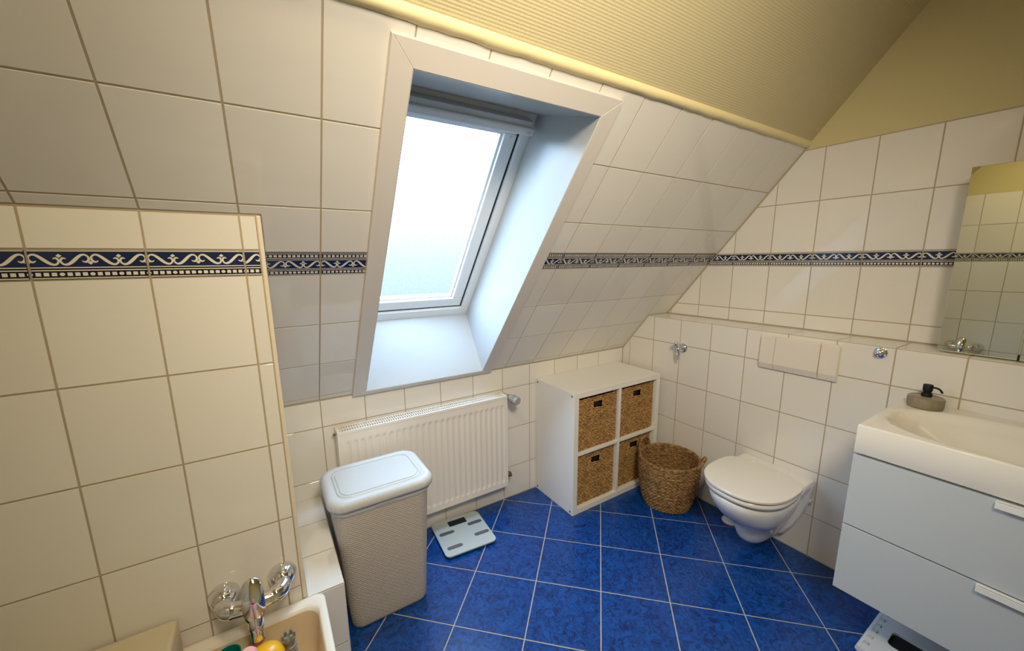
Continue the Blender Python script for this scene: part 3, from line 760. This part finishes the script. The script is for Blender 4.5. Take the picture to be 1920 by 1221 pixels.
def make_basket():
    b = thing('storage_basket', '', 'basket', (0, 0, 0), 0, 'baskets in the cube shelf')
    bm = BM(); hole = (-.034, .034, BH-.065, BH-.026)
    front_sheet(bm, BW, BH, 14, 28, .0085, 140, 154, hole)
    obj('woven_front', bm, M['seagrass'], b, True, local=True)
    bm = BM()
    box(bm, -BW/2+.004, -BW/2+.012, .008, BD, .003, BH-.003); box(bm, BW/2-.012, BW/2-.004, .008, BD, .003, BH-.003)
    box(bm, -BW/2+.004, BW/2-.004, BD-.01, BD, .003, BH-.003); box(bm, -BW/2+.004, BW/2-.004, .008, BD, .0, .008)
    obj('woven_side', bm, M['seagrass_dark'], b, local=True)
    bm = BM(); tube(bm, smooth_path([(-BW/2+.005, .003, .004), (-BW/2+.002, .002, BH/2), (-BW/2+.005, .003, BH-.005)], 8), .005, 8)
    tube(bm, smooth_path([(BW/2-.005, .003, .004), (BW/2-.002, .002, BH/2), (BW/2-.005, .003, BH-.005)], 8), .005, 8)
    tube(bm, [(-BW/2+.004, .003, .005), (BW/2-.004, .003, .005)], .005, 8)
    obj('edge_binding', bm, M['seagrass'], b, True, local=True)
    bm = BM(); n_t = 60
    pts = [Vector((-BW/2+.005+(BW-.01)*k/n_t, -.001, BH-.004+.002*math.sin(k*.9))) for k in range(n_t+1)]
    tube(bm, pts, [.0058+.0014*math.sin(k*2.1) for k in range(n_t+1)], 8); obj('rim', bm, M['seagrass'], b, True, local=True)
    bm = BM(); box(bm, -.036, .036, .010, .013, BH-.068, BH-.024); o = obj('handle_hole_shade', bm, M['dark'], b, local=True); o['label'] = 'dark panel as shade inside the handle opening'  # dark panel put behind the opening as its inner shade
    return b
b0 = make_basket()
spots = [(0, 1, 'woven basket in the upper left shelf cube, beside the radiator'), (1, 1, 'woven basket in the upper right shelf cube, fully visible by the tiled wall'),
         (0, 0, 'woven basket in the lower left shelf cube, just above the floor'), (1, 0, 'woven basket in the lower right shelf cube, half hidden behind round basket')]
for k, (cx, cz, lb) in enumerate(spots):
    if k == 0: b = b0
    else:
        b = b0.copy(); COL.objects.link(b)
        for ch in b0.children:
            c = ch.copy(); COL.objects.link(c); c.parent = b
    b['label'] = lb
    b.location = (SX0+TK+CW/2 if cx == 0 else SX1-TK-CW/2, SY0+.022+.004*k, (TK if cz == 0 else ZM+TI/2)+.0005)

# ------------------------------------------------------------------ round basket
t = thing('round_basket', 'round open seagrass basket with two loop handles beside the toilet', 'basket', (2.035, 1.385, 0))
BX, BY = 2.015, 1.385; RB, RT, HB = .130, .172, .300
def basket_r(z): u = z/HB; return RB+(RT-RB)*u+.014*math.sin(PI*u)**.8
bm = BM(); NA, NZ = 300, 140; rs = []
rn = random.Random(5); jit = [rn.uniform(.7, 1.15) for _ in range(60)]
for i in range(NZ+1):
    v = i/NZ; z = HB*v; r0 = basket_r(z); ring = []
    for j in range(NA):
        u = j/NA; wv_ = .008*math.sin(u*2*PI*3)+.004*math.sin(u*2*PI*7)
        vv = min(.9999, max(0, v+wv_))
        h0 = weave(u, vv, 44, 28)*jit[int(vv*28)]
        a_ = 2*PI*u; r = r0+h0*.0105
        ring.append(Vector((BX+r*math.cos(a_), BY+r*math.sin(a_), z+.001)))
    rs.append(ring)
rings(bm, rs, True, False)
obj('woven_wall', bm, M['seagrass_dark'], t, True)
bm = BM(); rs = []; NZ = 60
for i in range(NZ+1):
    v = i/NZ; z = .01+(HB-.01)*v; r0 = basket_r(z)-.008; ring = []
    for j in range(NA):
        u = j/NA; h0 = weave(u, min(.9999, v), 40, 20)
        a_ = 2*PI*u; r = r0-h0*.006
        ring.append(Vector((BX+r*math.cos(a_), BY+r*math.sin(a_), z)))
    rs.append(ring)
rings(bm, rs, True, False); obj('woven_lining', bm, M['seagrass_dark'], t, True)
bm = BM(); rs_ = [Vector((BX+(RT+.000)*math.cos(2*PI*k/90), BY+(RT+.000)*math.sin(2*PI*k/90), HB+.001)) for k in range(91)]
tube(bm, rs_, [.009+.0018*math.sin(k*2.3) for k in range(91)], 10); obj('rim', bm, M['seagrass_dark'], t, True)
for ang in (math.radians(97), math.radians(-68)):
    bm = BM(); pts = []
    tg = Vector((-math.sin(ang), math.cos(ang), 0)); rd = Vector((math.cos(ang), math.sin(ang), 0)); c = Vector((BX, BY, HB))+rd*RT
    for k in range(25):
        f_ = k/24; aa = PI*f_
        hh_ = .078 if ang > 0 else .052
        pts.append(c-tg*.056*math.cos(aa)+Vector((0, 0, hh_*math.sin(aa)-.006))+rd*(.006 if ang > 0 else .026)*math.sin(aa))
    tube(bm, pts, [.0092+.0016*math.sin(k*2.4) for k in range(25)], 10)
    obj('handle', bm, M['seagrass_dark'], t, True)

# ------------------------------------------------------------------ toilet
TY = .876
t = thing('toilet', 'white wall-hung toilet with closed lid between basket and vanity', 'toilet', (XB, TY, .1))
def egg(front, back, hw, n=2.5, k=72, z=0.0, sq=.5):
    """plan outline, front at small x; squarer towards the wall"""
    o = []; cx = front+(back-front)*.56
    for i in range(k):
        a_ = 2*PI*i/k; c_, s_ = math.cos(a_), math.sin(a_)
        e = n if c_ < 0 else n+sq*2.2
        x = cx+(back-cx if c_ > 0 else cx-front)*math.copysign(abs(c_)**(2/e), c_); y = TY+hw*math.copysign(abs(s_)**(2/e), s_)
        o.append(Vector((x, y, z)))
    return o
bm = BM(); rs = []
prof = [(.374, 1.746, .172, 2.17), (.366, 1.740, .178, 2.17), (.34, 1.744, .177, 2.165), (.308, 1.760, .170, 2.15), (.272, 1.786, .158, 2.13), (.24, 1.818, .142, 2.11), (.214, 1.852, .121, 2.10), (.196, 1.882, .101, 2.09), (.187, 1.896, .091, 2.09),
        (.172, 1.902, .085, 2.10), (.14, 1.912, .079, 2.12), (.105, 1.927, .071, 2.14), (.085, 1.946, .061, 2.15), (.074, 1.980, .045, 2.15)]
for z, xf, hw, xb in prof: rs.append(egg(xf, xb, hw, 2.2, z=z, sq=.3 if z > .2 else .2))
rings(bm, rs[::-1]); obj('bowl', bm, M['ceramic'], t, True, angle=70)
bm = BM(); rs = []
for z, xa, hw in ((.082, 2.06, .060), (.10, 2.05, .070), (.16, 2.07, .088), (.24, 2.09, .10), (.30, 2.09, .12), (.345, 2.07, .16), (.375, 2.065, .172), (.398, 2.08, .174), (.406, 2.09, .170)):
    rs.append([Vector((x, TY+y, z)) for x, y in rrect(xa, XB-.001, -hw, hw, .022, 6)])
rings(bm, rs); obj('rear_body', bm, M['ceramic'], t, True, angle=45)
bm = BM(); rs = []
for z, hw in ((.076, .070), (.082, .080), (.15, .118), (.22, .146), (.30, .168), (.37, .175), (.396, .175), (.402, .170)):
    rs.append([Vector((x, TY+y, z)) for x, y in rrect(XB-.052, XB-.001, -hw, hw, .014, 5)])
rings(bm, rs); obj('wall_flange', bm, M['ceramic'], t, True, angle=45)
bm = BM(); rings(bm, [egg(1.750, 2.10, .168, 2.35, z=.3765), egg(1.735, 2.112, .183, 2.35, z=.381), egg(1.730, 2.116, .187, 2.35, z=.394), egg(1.734, 2.112, .183, 2.35, z=.404), egg(1.744, 2.104, .173, 2.35, z=.410)])
obj('seat', bm, M['lid_plastic'], t, True, angle=60)
bm = BM(); rings(bm, [egg(1.736, 2.10, .180, 2.35, z=.4085), egg(1.736, 2.10, .180, 2.35, z=.4155)]); obj('seat_gap_shade', bm, M['dark'], t)  # dark rings here and below painted as shade between lid, seat and bowl
bm = BM(); rings(bm, [egg(1.747, 2.10, .171, 2.35, z=.3735), egg(1.747, 2.10, .171, 2.35, z=.3770)]); obj('seat_gap_shade', bm, M['dark'], t)
bm = BM(); rings(bm, [egg(1.728, 2.118, .186, 2.35, z=.4152), egg(1.7225, 2.123, .1915, 2.35, z=.4165), egg(1.722, 2.124, .192, 2.35, z=.4255), egg(1.7245, 2.1215, .1895, 2.35, z=.4280), egg(1.80, 2.08, .14, 2.35, z=.4288)])
obj('lid', bm, M['lid_plastic'], t, True, angle=38)
for sg in (-1, 1):
    bm = BM(); lathe(bm, [(.013, 0), (.013, .026), (.009, .03)], (2.118, TY+sg*.075, .404), n=16); obj('hinge', bm, M['lid_plastic'], t, True, angle=40)
bm = BM(); lathe(bm, [(.011, 0), (.011, .006), (.007, .009)], (2.192, TY-.166, .305), (.0, -1, 0), 14); obj('bolt_cap', bm, M['lid_plastic'], t, True, angle=40)

for ch in t.children: ch.data.transform(Matrix.Diagonal((1, 1, 1.035, 1)))

# toilet brush mostly hidden behind the bowl
t = thing('toilet_brush', 'white toilet brush holder on the floor half hidden behind toilet bowl', 'brush', (2.150, 1.055, 0))
bm = BM(); lathe(bm, [(.040, 0), (.045, .006), (.045, .012), (.036, .02), (.034, .11), (.036, .112), (.032, .112), (.030, .02)], t.location, n=28); obj('holder', bm, M['plate'], t, True, angle=40)
bm = BM(); lathe(bm, [(.027, .022), (.028, .09), (.01, .10), (.006, .11), (.006, .24), (.008, .25), (.006, .26)], t.location, n=18); obj('brush_handle', bm, M['plate'], t, True, angle=40)

# ------------------------------------------------------------------ flush plate
t = thing('flush_plate', 'white three-part flush plate on the tiled wall above toilet', 'flush plate', (XB, .848, 1.015))
fx = XB
bm = BM(); box(bm, fx-.010, fx+.001, .677, 1.019, .929, 1.106, .004); obj('back_plate', bm, M['plate'], t)
def pbtn(y0, y1):
    bm = BM()
    p = [(fx-.009, 1.104), (fx-.019, 1.099), (fx-.024, .962), (fx-.013, .931), (fx-.009, .931)]
    rs = [[Vector((x, y, z)) for x, z in p] for y in (y0, y1)]
    rings(bm, rs); bmesh.ops.bevel(bm, geom=list(bm.edges), offset=.0018, segments=2, affect='EDGES')
    return obj('flush_button', bm, M['plate'], t)
pbtn(.948, 1.017); pbtn(.7535, .9465); pbtn(.679, .7505)

# ------------------------------------------------------------------ angle valve
t = thing('angle_valve', 'small chrome angle valve on tiled wall left of flush plate', 'valve', (XB, 1.478, .948))
bm = BM(); lathe(bm, [(.030, 0), (.029, .006), (.022, .012), (.012, .014)], (XB, 1.478, .948), (-1, 0, 0), 24); obj('escutcheon', bm, M['chrome'], t, True, angle=50)
bm = BM(); tube(bm, [(XB-.01, 1.478, .948), (XB-.055, 1.478, .948)], .010, 16); sphere(bm, Vector((XB-.05, 1.478, .948)), .016, 16); tube(bm, [(XB-.05, 1.478, .948), (XB-.05, 1.478, .915)], .0095, 14)
lathe(bm, [(.014, 0), (.014, .018), (.012, .02)], (XB-.05, 1.478, .925), (0, 0, -1), 6); lathe(bm, [(.007, .02), (.007, .045)], (XB-.05, 1.478, .925), (0, 0, -1), 14)
obj('valve_body', bm, M['chrome'], t, True, angle=40)
bm = BM(); lathe(bm, [(.007, 0), (.008, .014), (.017, .022), (.019, .034), (.017, .038)], (XB-.052, 1.482, .955), (-.35, .25, .9), 14); obj('valve_handle', bm, M['chrome'], t, True, angle=40)

# round chrome cap
t = thing('wall_hook', 'round chrome hook on tiled wall right of the flush plate', 'hook', (XB, .5425, 1.098))
bm = BM(); lathe(bm, [(.0235, 0), (.0235, .004), (.021, .006)], t.location, (-1, 0, 0), 28); obj('rosette', bm, M['chrome'], t, True, angle=40)
bm = BM(); lathe(bm, [(.008, .005), (.007, .014), (.011, .02), (.0125, .027), (.009, .031)], t.location, (-1, 0, 0), 20); obj('peg', bm, M['chrome'], t, True, angle=50)

# ------------------------------------------------------------------ vanity
VY0, VY1, VX = -.345, .452, 1.73
t = thing('vanity_cabinet', 'white wall-hung vanity cabinet with two drawers under the washbasin', 'cabinet', (XB, (VY0+VY1)/2, .54))
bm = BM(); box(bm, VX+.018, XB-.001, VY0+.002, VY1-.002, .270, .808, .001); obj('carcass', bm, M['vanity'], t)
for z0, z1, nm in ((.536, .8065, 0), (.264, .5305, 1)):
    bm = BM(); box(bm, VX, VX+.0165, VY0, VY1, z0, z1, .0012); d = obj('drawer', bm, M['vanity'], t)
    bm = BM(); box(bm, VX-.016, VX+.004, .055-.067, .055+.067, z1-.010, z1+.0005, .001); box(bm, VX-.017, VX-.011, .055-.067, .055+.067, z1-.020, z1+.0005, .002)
    obj('handle', bm, M['shelf'], d)

# washbasin: one cast top
t = thing('washbasin', 'glossy white washbasin with wide shallow bowl on the vanity cabinet', 'washbasin', (XB, (VY0+VY1)/2, .815))
ZT = .921
def bz(x, y):
    u = abs((x-1.952)/.205); v = abs((y-.052)/.382)
    r = (u**2.5+v**2.5)**(1/2.5)
    d = .085*(1-sstep(.35, 1.0, r))+.02*(1-sstep(.86, 1.01, r))
    return ZT-d
bm = BM(); nx, ny = 70, 110
xs_ = [VX+.004+(XB-.002-VX-.004)*i/nx for i in range(nx+1)]; ys_ = [VY0+.004+(VY1-VY0-.008)*j/ny for j in range(ny+1)]
g_ = [[bm.verts.new((x, y, bz(x, y))) for y in ys_] for x in xs_]
for i in range(nx):
    for j in range(ny): bm.faces.new((g_[i][j], g_[i][j+1], g_[i+1][j+1], g_[i+1][j]))
edge = [g_[0][j] for j in range(ny+1)]+[g_[i][ny] for i in range(1, nx+1)]+[g_[nx][j] for j in range(ny-1, -1, -1)]+[g_[i][0] for i in range(nx-1, 0, -1)]
cx, cy = (VX+XB)/2, (VY0+VY1)/2
prev = edge
for dd, z in ((.0028, ZT-.0012), (.004, ZT-.004), (.004, .8185), (.003, .8165), (-.02, .8165)):
    cur = []
    for v in edge:
        x = v.co.x+(dd if v.co.x > XB-.01 and 0 else 0); y = v.co.y
        if v is not None:
            if abs(v.co.x-(VX+.004)) < 1e-6: x -= dd
            if abs(v.co.y-(VY0+.004)) < 1e-6: y -= dd
            if abs(v.co.y-(VY1-.004)) < 1e-6: y += dd
        cur.append(bm.verts.new((x, y, z)))
    n = len(edge)
    for j in range(n): bm.faces.new((prev[j], prev[(j+1) % n], cur[(j+1) % n], cur[j]))
    prev = cur
bm.faces.new(prev)
obj('basin_top', bm, M['basin'], t, True, angle=50)
bm = BM(); lathe(bm, [(.0, .0), (.024, 0), (.026, .003), (.022, .005), (.004, .006)], (1.955, .052, bz(1.955, .052)), n=24); obj('drain', bm, M['chrome'], t, True, angle=40)

# soap dispenser
t = thing('soap_dispenser', 'squat round concrete soap dispenser with black pump on washbasin corner', 'soap dispenser', (2.147, .372, ZT))
c = t.location
bm = BM(); lathe(bm, [(.046, 0), (.0505, .002), (.0525, .008), (.0525, .038), (.0515, .0405)], c, n=48); obj('bottle', bm, M['concrete'], t, True, angle=50)
bm = BM(); lathe(bm, [(.0515, .0404), (.050, .042), (.012, .0455)], c, n=48, cap0=False); obj('bottle_top', bm, M['concrete_lid'], t, True, angle=50)
bm = BM(); lathe(bm, [(.016, .042), (.016, .056), (.0145, .058), (.012, .060), (.012, .066), (.0145, .068), (.0145, .090), (.013, .092)], c, n=28)
p_ = obj('pump', bm, M['black_plastic'], t, True, angle=40)
d_ = Vector((-.25, -.95, 0)).normalized()
bm = BM(); tube(bm, smooth_path([c+Vector((0, 0, .083))+d_*.008, c+Vector((0, 0, .084))+d_*.026, c+Vector((0, 0, .079))+d_*.037, c+Vector((0, 0, .069))+d_*.044], 5), .0035, 10); obj('spout', bm, M['black_plastic'], p_, True)

# ------------------------------------------------------------------ mirror cabinet
XM_ = 2.272
t = thing('mirror_cabinet', 'mirror-fronted wall cabinet above the washbasin, doors closed', 'mirror cabinet', (XG, .08, 1.128))
bm = BM(); box(bm, XM_+.006, XG-.001, -.225, .386, 1.132, 1.822, .002); obj('cabinet_body', bm, M['cabinet_grey'], t)
for ya, yb in ((.1875, .3885), (-.018, .1835), (-.227, -.022)):
    bm = BM(); box(bm, XM_, XM_+.0055, ya, yb, 1.1290, 1.8255, .0008, 1); obj('mirror_door', bm, M['mirror'], t)
bm = BM(); box(bm, XM_-.001, XM_+.004, .1835, .1875, 1.1300, 1.150); obj('door_gap_piece', bm, M['black_plastic'], t)  # small black piece low in the slit between two doors

# ------------------------------------------------------------------ folded step stool under the vanity
t = thing('folding_stool', 'white folded plastic step stool lying flat under the vanity', 'stool', (1.92, .25, 0))
bm = BM()
sx0, sx1, sy0, sy1, sz = 1.765, 2.05, .06, .352, .052
hx0, hx1, hy0, hy1 = 1.868, 1.958, .075, .306
outer = rrect(sx0, sx1, sy0, sy1, .012, 5); inner = rrect(hx0, hx1, hy0, hy1, .02, 5)
def lp(p, z): return [bm.verts.new((x, y, z)) for x, y in p]
o1, i1_ = lp(outer, sz), lp(inner, sz); o0, i0_ = lp(outer, sz-.016), lp(inner, sz-.016); n = len(outer)
for j in range(n):
    k = (j+1) % n
    bm.faces.new((o1[j], o1[k], i1_[k], i1_[j])); bm.faces.new((o0[j], i0_[j], i0_[k], o0[k])); bm.faces.new((o1[j], o0[j], o0[k], o1[k])); bm.faces.new((i1_[j], i1_[k], i0_[k], i0_[j]))
obj('step_plate', bm, M['stool'], t)
bm = BM(); box(bm, hx0-.004, hx1+.004, hy0-.004, hy1+.004, .030, sz-.010); obj('hand_hole_shade', bm, M['dark'], t)  # dark block fills the opening in place of its shade
bm = BM(); box(bm, sx0+.012, sx1-.012, sy0, sy1-.008, .0, .035, .004); obj('folded_legs', bm, M['stool'], t)
bm = BM(); tube(bm, [(sx0+.002, sy1+.006, sz-.012), (sx1, sy1+.006, sz-.012)], .011, 14); hg = obj('hinge_bar', bm, M['stool'], t, True, angle=40)
for k in range(6):
    x = sx0+.03+k*.045
    bm = BM(); box(bm, x, x+.018, sy1-.012, sy1+.004, sz-.004, sz+.0035, .001); obj('hinge_tooth', bm, M['vanity'], hg)

# ------------------------------------------------------------------ bath
t = thing('bathtub', 'cream bathtub with rounded white rim along the tiled knee wall', 'bathtub', (-.32, 1.0, 0))
bx0, bx1, by0, by1, bzr = XF+.004, .072, .60, YL-.002, .394
def tubring(d, z, r, k=10): return [Vector((x, y, z)) for x, y in rrect(bx0+d, bx1-d*.62, by0+d, by1-d, r, k)]
bm = BM()
rings(bm, [tubring(.004, .05, .02), tubring(.003, bzr-.03, .022), tubring(.0, bzr-.026, .025), tubring(.0, bzr-.008, .025), tubring(.004, bzr-.001, .026), tubring(.010, bzr, .028), tubring(.034, bzr+.001, .036), tubring(.041, bzr-.003, .04), tubring(.046, bzr-.012, .045)], True, False)
obj('rim', bm, M['bath_rim'], t, True, angle=60)
bm = BM()
rings(bm, [tubring(.0455, bzr-.011, .045), tubring(.052, bzr-.05, .05), tubring(.062, .27, .06), tubring(.08, .245, .075), tubring(.12, .238, .09)], False, True)
obj('tub_inside', bm, M['bath'], t, True, angle=70)
bm = BM(); lathe(bm, [(.0, 0), (.022, 0), (.024, .003), (.018, .006), (.002, .007)], (-.45, .98, .2385), n=20); obj('drain', bm, M['chrome'], t, True)

def mixer(t, o, u, v_out, up=Vector((0, 0, 1)), detail=True):
    """two-hole wall mixer: o wall point between the unions, u along the wall, v_out off the wall"""
    G = lambda a_, b_, c_: o+u*a_+v_out*b_+up*c_
    for sg in (-1, 1):
        bm = BM(); lathe(bm, [(.041, 0), (.0408, .004), (.038, .016), (.031, .032), (.024, .043), (.020, .046)], G(sg*.0765, 0, 0), v_out, 36); obj('escutcheon', bm, M['chrome'], t, True, angle=60)
        bm = BM(); tube(bm, smooth_path([G(sg*.0765, .030, 0), G(sg*.0760, .050, -.001), G(sg*.068, .068, -.003), G(sg*.048, .078, -.005), G(sg*.020, .082, -.005)], 6), [.0215]*6+[.0235]*6+[.0245]*6+[.0225]*6+[.019], 24)
        obj('union_arm', bm, M['chrome'], t, True, angle=60)
    bm = BM(); tube(bm, [G(-.03, .082, -.004), G(-.024, .082, -.004), G(.024, .082, -.004), G(.03, .082, -.004)], [.018, .027, .027, .018], 24); sphere(bm, G(0, .085, .004), .030, 24)
    obj('mixer_body', bm, M['chrome'], t, True, angle=60)
    bm = BM(); tube(bm, smooth_path([G(0, .085, -.012), G(0, .104, -.034), G(0, .114, -.064), G(0, .115, -.094)], 6), [.0225]*6+[.0200]*6+[.0175]*7, 20); sp = obj('spout', bm, M['chrome'], t, True, angle=60)
    bm = BM(); lathe(bm, [(.0165, 0), (.0165, .010), (.012, .012)], G(0, .115, -.093), (0, 0, -1), 20); obj('aerator', bm, M['purple'], sp, True, angle=40)
    # lever: a curved, leaf-shaped plate rising from the cartridge
    bm = BM(); path = smooth_path([G(0, .116, -.046), G(0, .119, -.008), G(0, .112, .032), G(0, .098, .062), G(0, .082, .082)], 6)
    wd = [.010, .016, .0205, .0235, .0255, .027, .028, .0285, .029, .029, .029, .029, .029, .029, .029, .029, .0288, .0285, .028, .027, .0255, .0232, .0198, .0145, .003]
    wd = [w_*.95 for w_ in wd]
    rs = []
    for i, p in enumerate(path):
        d = (path[min(i+1, len(path)-1)]-path[max(i-1, 0)]).normalized(); nn = u.cross(d).normalized()
        rs.append([p+u*wd[i]*math.cos(2*PI*k/16)+nn*.0035*math.sin(2*PI*k/16)-nn*.006*(math.cos(2*PI*k/16)**2)*(wd[i]/.029) for k in range(16)])
    rings(bm, rs); lv = obj('lever', bm, M['chrome'], t, True, angle=70)
    bm = BM(); lathe(bm, [(.004, 0), (.004, .0012), (.0015, .002)], G(0, .1165, .024), (v_out*.95+up*.3), 10); obj('indicator_dot', bm, M['toy_red'], lv)
t = thing('bath_mixer', 'chrome single-lever mixer tap on tiled knee wall above the bath', 'tap', (-.1165, YL, .515))
mixer(t, Vector((-.1165, YL, .512)), Vector((1, 0, 0)), Vector((0, -1, 0)))
t = thing('shower_mixer', 'chrome mixer on the far tiled wall, reflected in the mirror', 'tap', (XF, .745, .715))
mixer(t, Vector((XF, .745, .718)), Vector((0, 1, 0)), Vector((1, 0, 0)))

# board resting on the bath rim
t = thing('bath_board', 'cream plastic board lying across the bath rim at far left', 'board', (-.42, 1.24, .40))
bm = BM(); p0 = rrect(-.60, -.302, .585, 1.338, .012, 6)
def br(d, z): return [Vector((x, y, z)) for x, y in rrect(-.60+d, -.302-d, .585+d, 1.338-d, .012, 6)]
rings(bm, [br(.004, .396), br(0, .400), br(0, .492), br(.004, .499), br(.010, .500), br(.014, .4975)]); obj('board_shell', bm, M['board'], t, True, angle=50)

# ------------------------------------------------------------------ toys in the bath
t = thing('rubber_duck', 'yellow rubber duck with red bill lying in the bath', 'toy', (-.118, 1.160, .243))
c = t.location
bm = BM(); sphere(bm, c+Vector((0, -.01, .055)), .062, 24, (1.15, 1, .85)); sphere(bm, c+Vector((-.055, -.02, .09)), .03, 16, (1.2, .7, .6)); obj('body', bm, M['toy_yellow'], t, True)
bm = BM(); sphere(bm, c+Vector((.012, .035, .125)), .046, 24, (1.15, 1, .92)); obj('head', bm, M['toy_yellow'], t, True)
bm = BM(); sphere(bm, c+Vector((.012, -.012, .123)), .020, 16, (1.2, 1.1, .5)); obj('bill', bm, M['toy_red'], t, True)
t = thing('toy_cup', 'teal plastic toy cup leaning in the bath left of the duck', 'toy', (-.19, 1.228, .243))
bm = BM(); lathe(bm, [(.020, 0), (.027, .10), (.031, .165), (.028, .165), (.024, .10), (.018, .005)], t.location, n=28); obj('cup', bm, M['toy_teal'], t, True, angle=40)
t = thing('toiletry_bottle', 'tall pale pink bottle standing in the bath in front of the duck', 'bottle', (-.125, 1.055, .2415))
bm = BM(); lathe(bm, [(.028, 0), (.031, .004), (.031, .22), (.026, .25), (.016, .262)], t.location, n=28); obj('bottle', bm, M['toy_pink'], t, True, angle=40)
bm = BM(); lathe(bm, [(.017, .258), (.019, .262), (.019, .298), (.014, .305)], t.location, n=24); obj('cap', bm, M['toy_pink'], t, True, angle=40)
t = thing('toy_tower', 'grey ribbed toy tower with toothed top standing in the bath', 'toy', (-.034, 1.215, .243))
c = t.location
bm = BM(); prof = [(.020, 0), (.020, .03)]
for k in range(8): z = .035+k*.0105; prof += [(.014, z), (.0175, z+.003), (.0175, z+.006), (.014, z+.009)]
prof += [(.013, .125), (.018, .135), (.019, .142)]
lathe(bm, prof, c, (-.06, .02, 1), 18); tw = obj('shaft', bm, M['toy_grey'], t, True, angle=30)
for k in range(6):
    a_ = k*PI/3; q = c+Vector((-.0085, .003, .142))+Vector((.015*math.cos(a_), .015*math.sin(a_), 0))
    bm = BM(); box(bm, q.x-.004, q.x+.004, q.y-.004, q.y+.004, q.z-.002, q.z+.014, .001); obj('tooth', bm, M['toy_grey'], t)
t = thing('toy_doll', 'small cream and pink toy doll at right end of the bath', 'toy', (-.012, 1.145, .2425))
c = t.location
bm = BM(); lathe(bm, [(.018, 0), (.020, .02), (.017, .07), (.012, .08)], c, n=20); obj('dress', bm, M['toy_magenta'], t, True, angle=60)
bm = BM(); sphere(bm, c+Vector((.006, .0, .095)), .021, 20, (.95, .9, 1.25)); obj('head', bm, M['toy_flesh'], t, True)
bm = BM(); tube(bm, [c+Vector((-.008, -.005, .064)), c+Vector((-.018, -.03, .085))], [.006, .005], 10); obj('arm', bm, M['toy_flesh'], t, True)
bm = BM(); sphere(bm, c+Vector((.008, -.0185, .088)), .005, 10, (1.6, .6, .6)); obj('mouth', bm, M['toy_red'], t, True)

# daylight enters through the roof window only: sampling aid at the opening
q = P(.7, .735, DEP+.09)
area('window_portal', q, q-SN, .56, 1, (1, 1, 1), 'RECTANGLE', 1.06, portal=True)
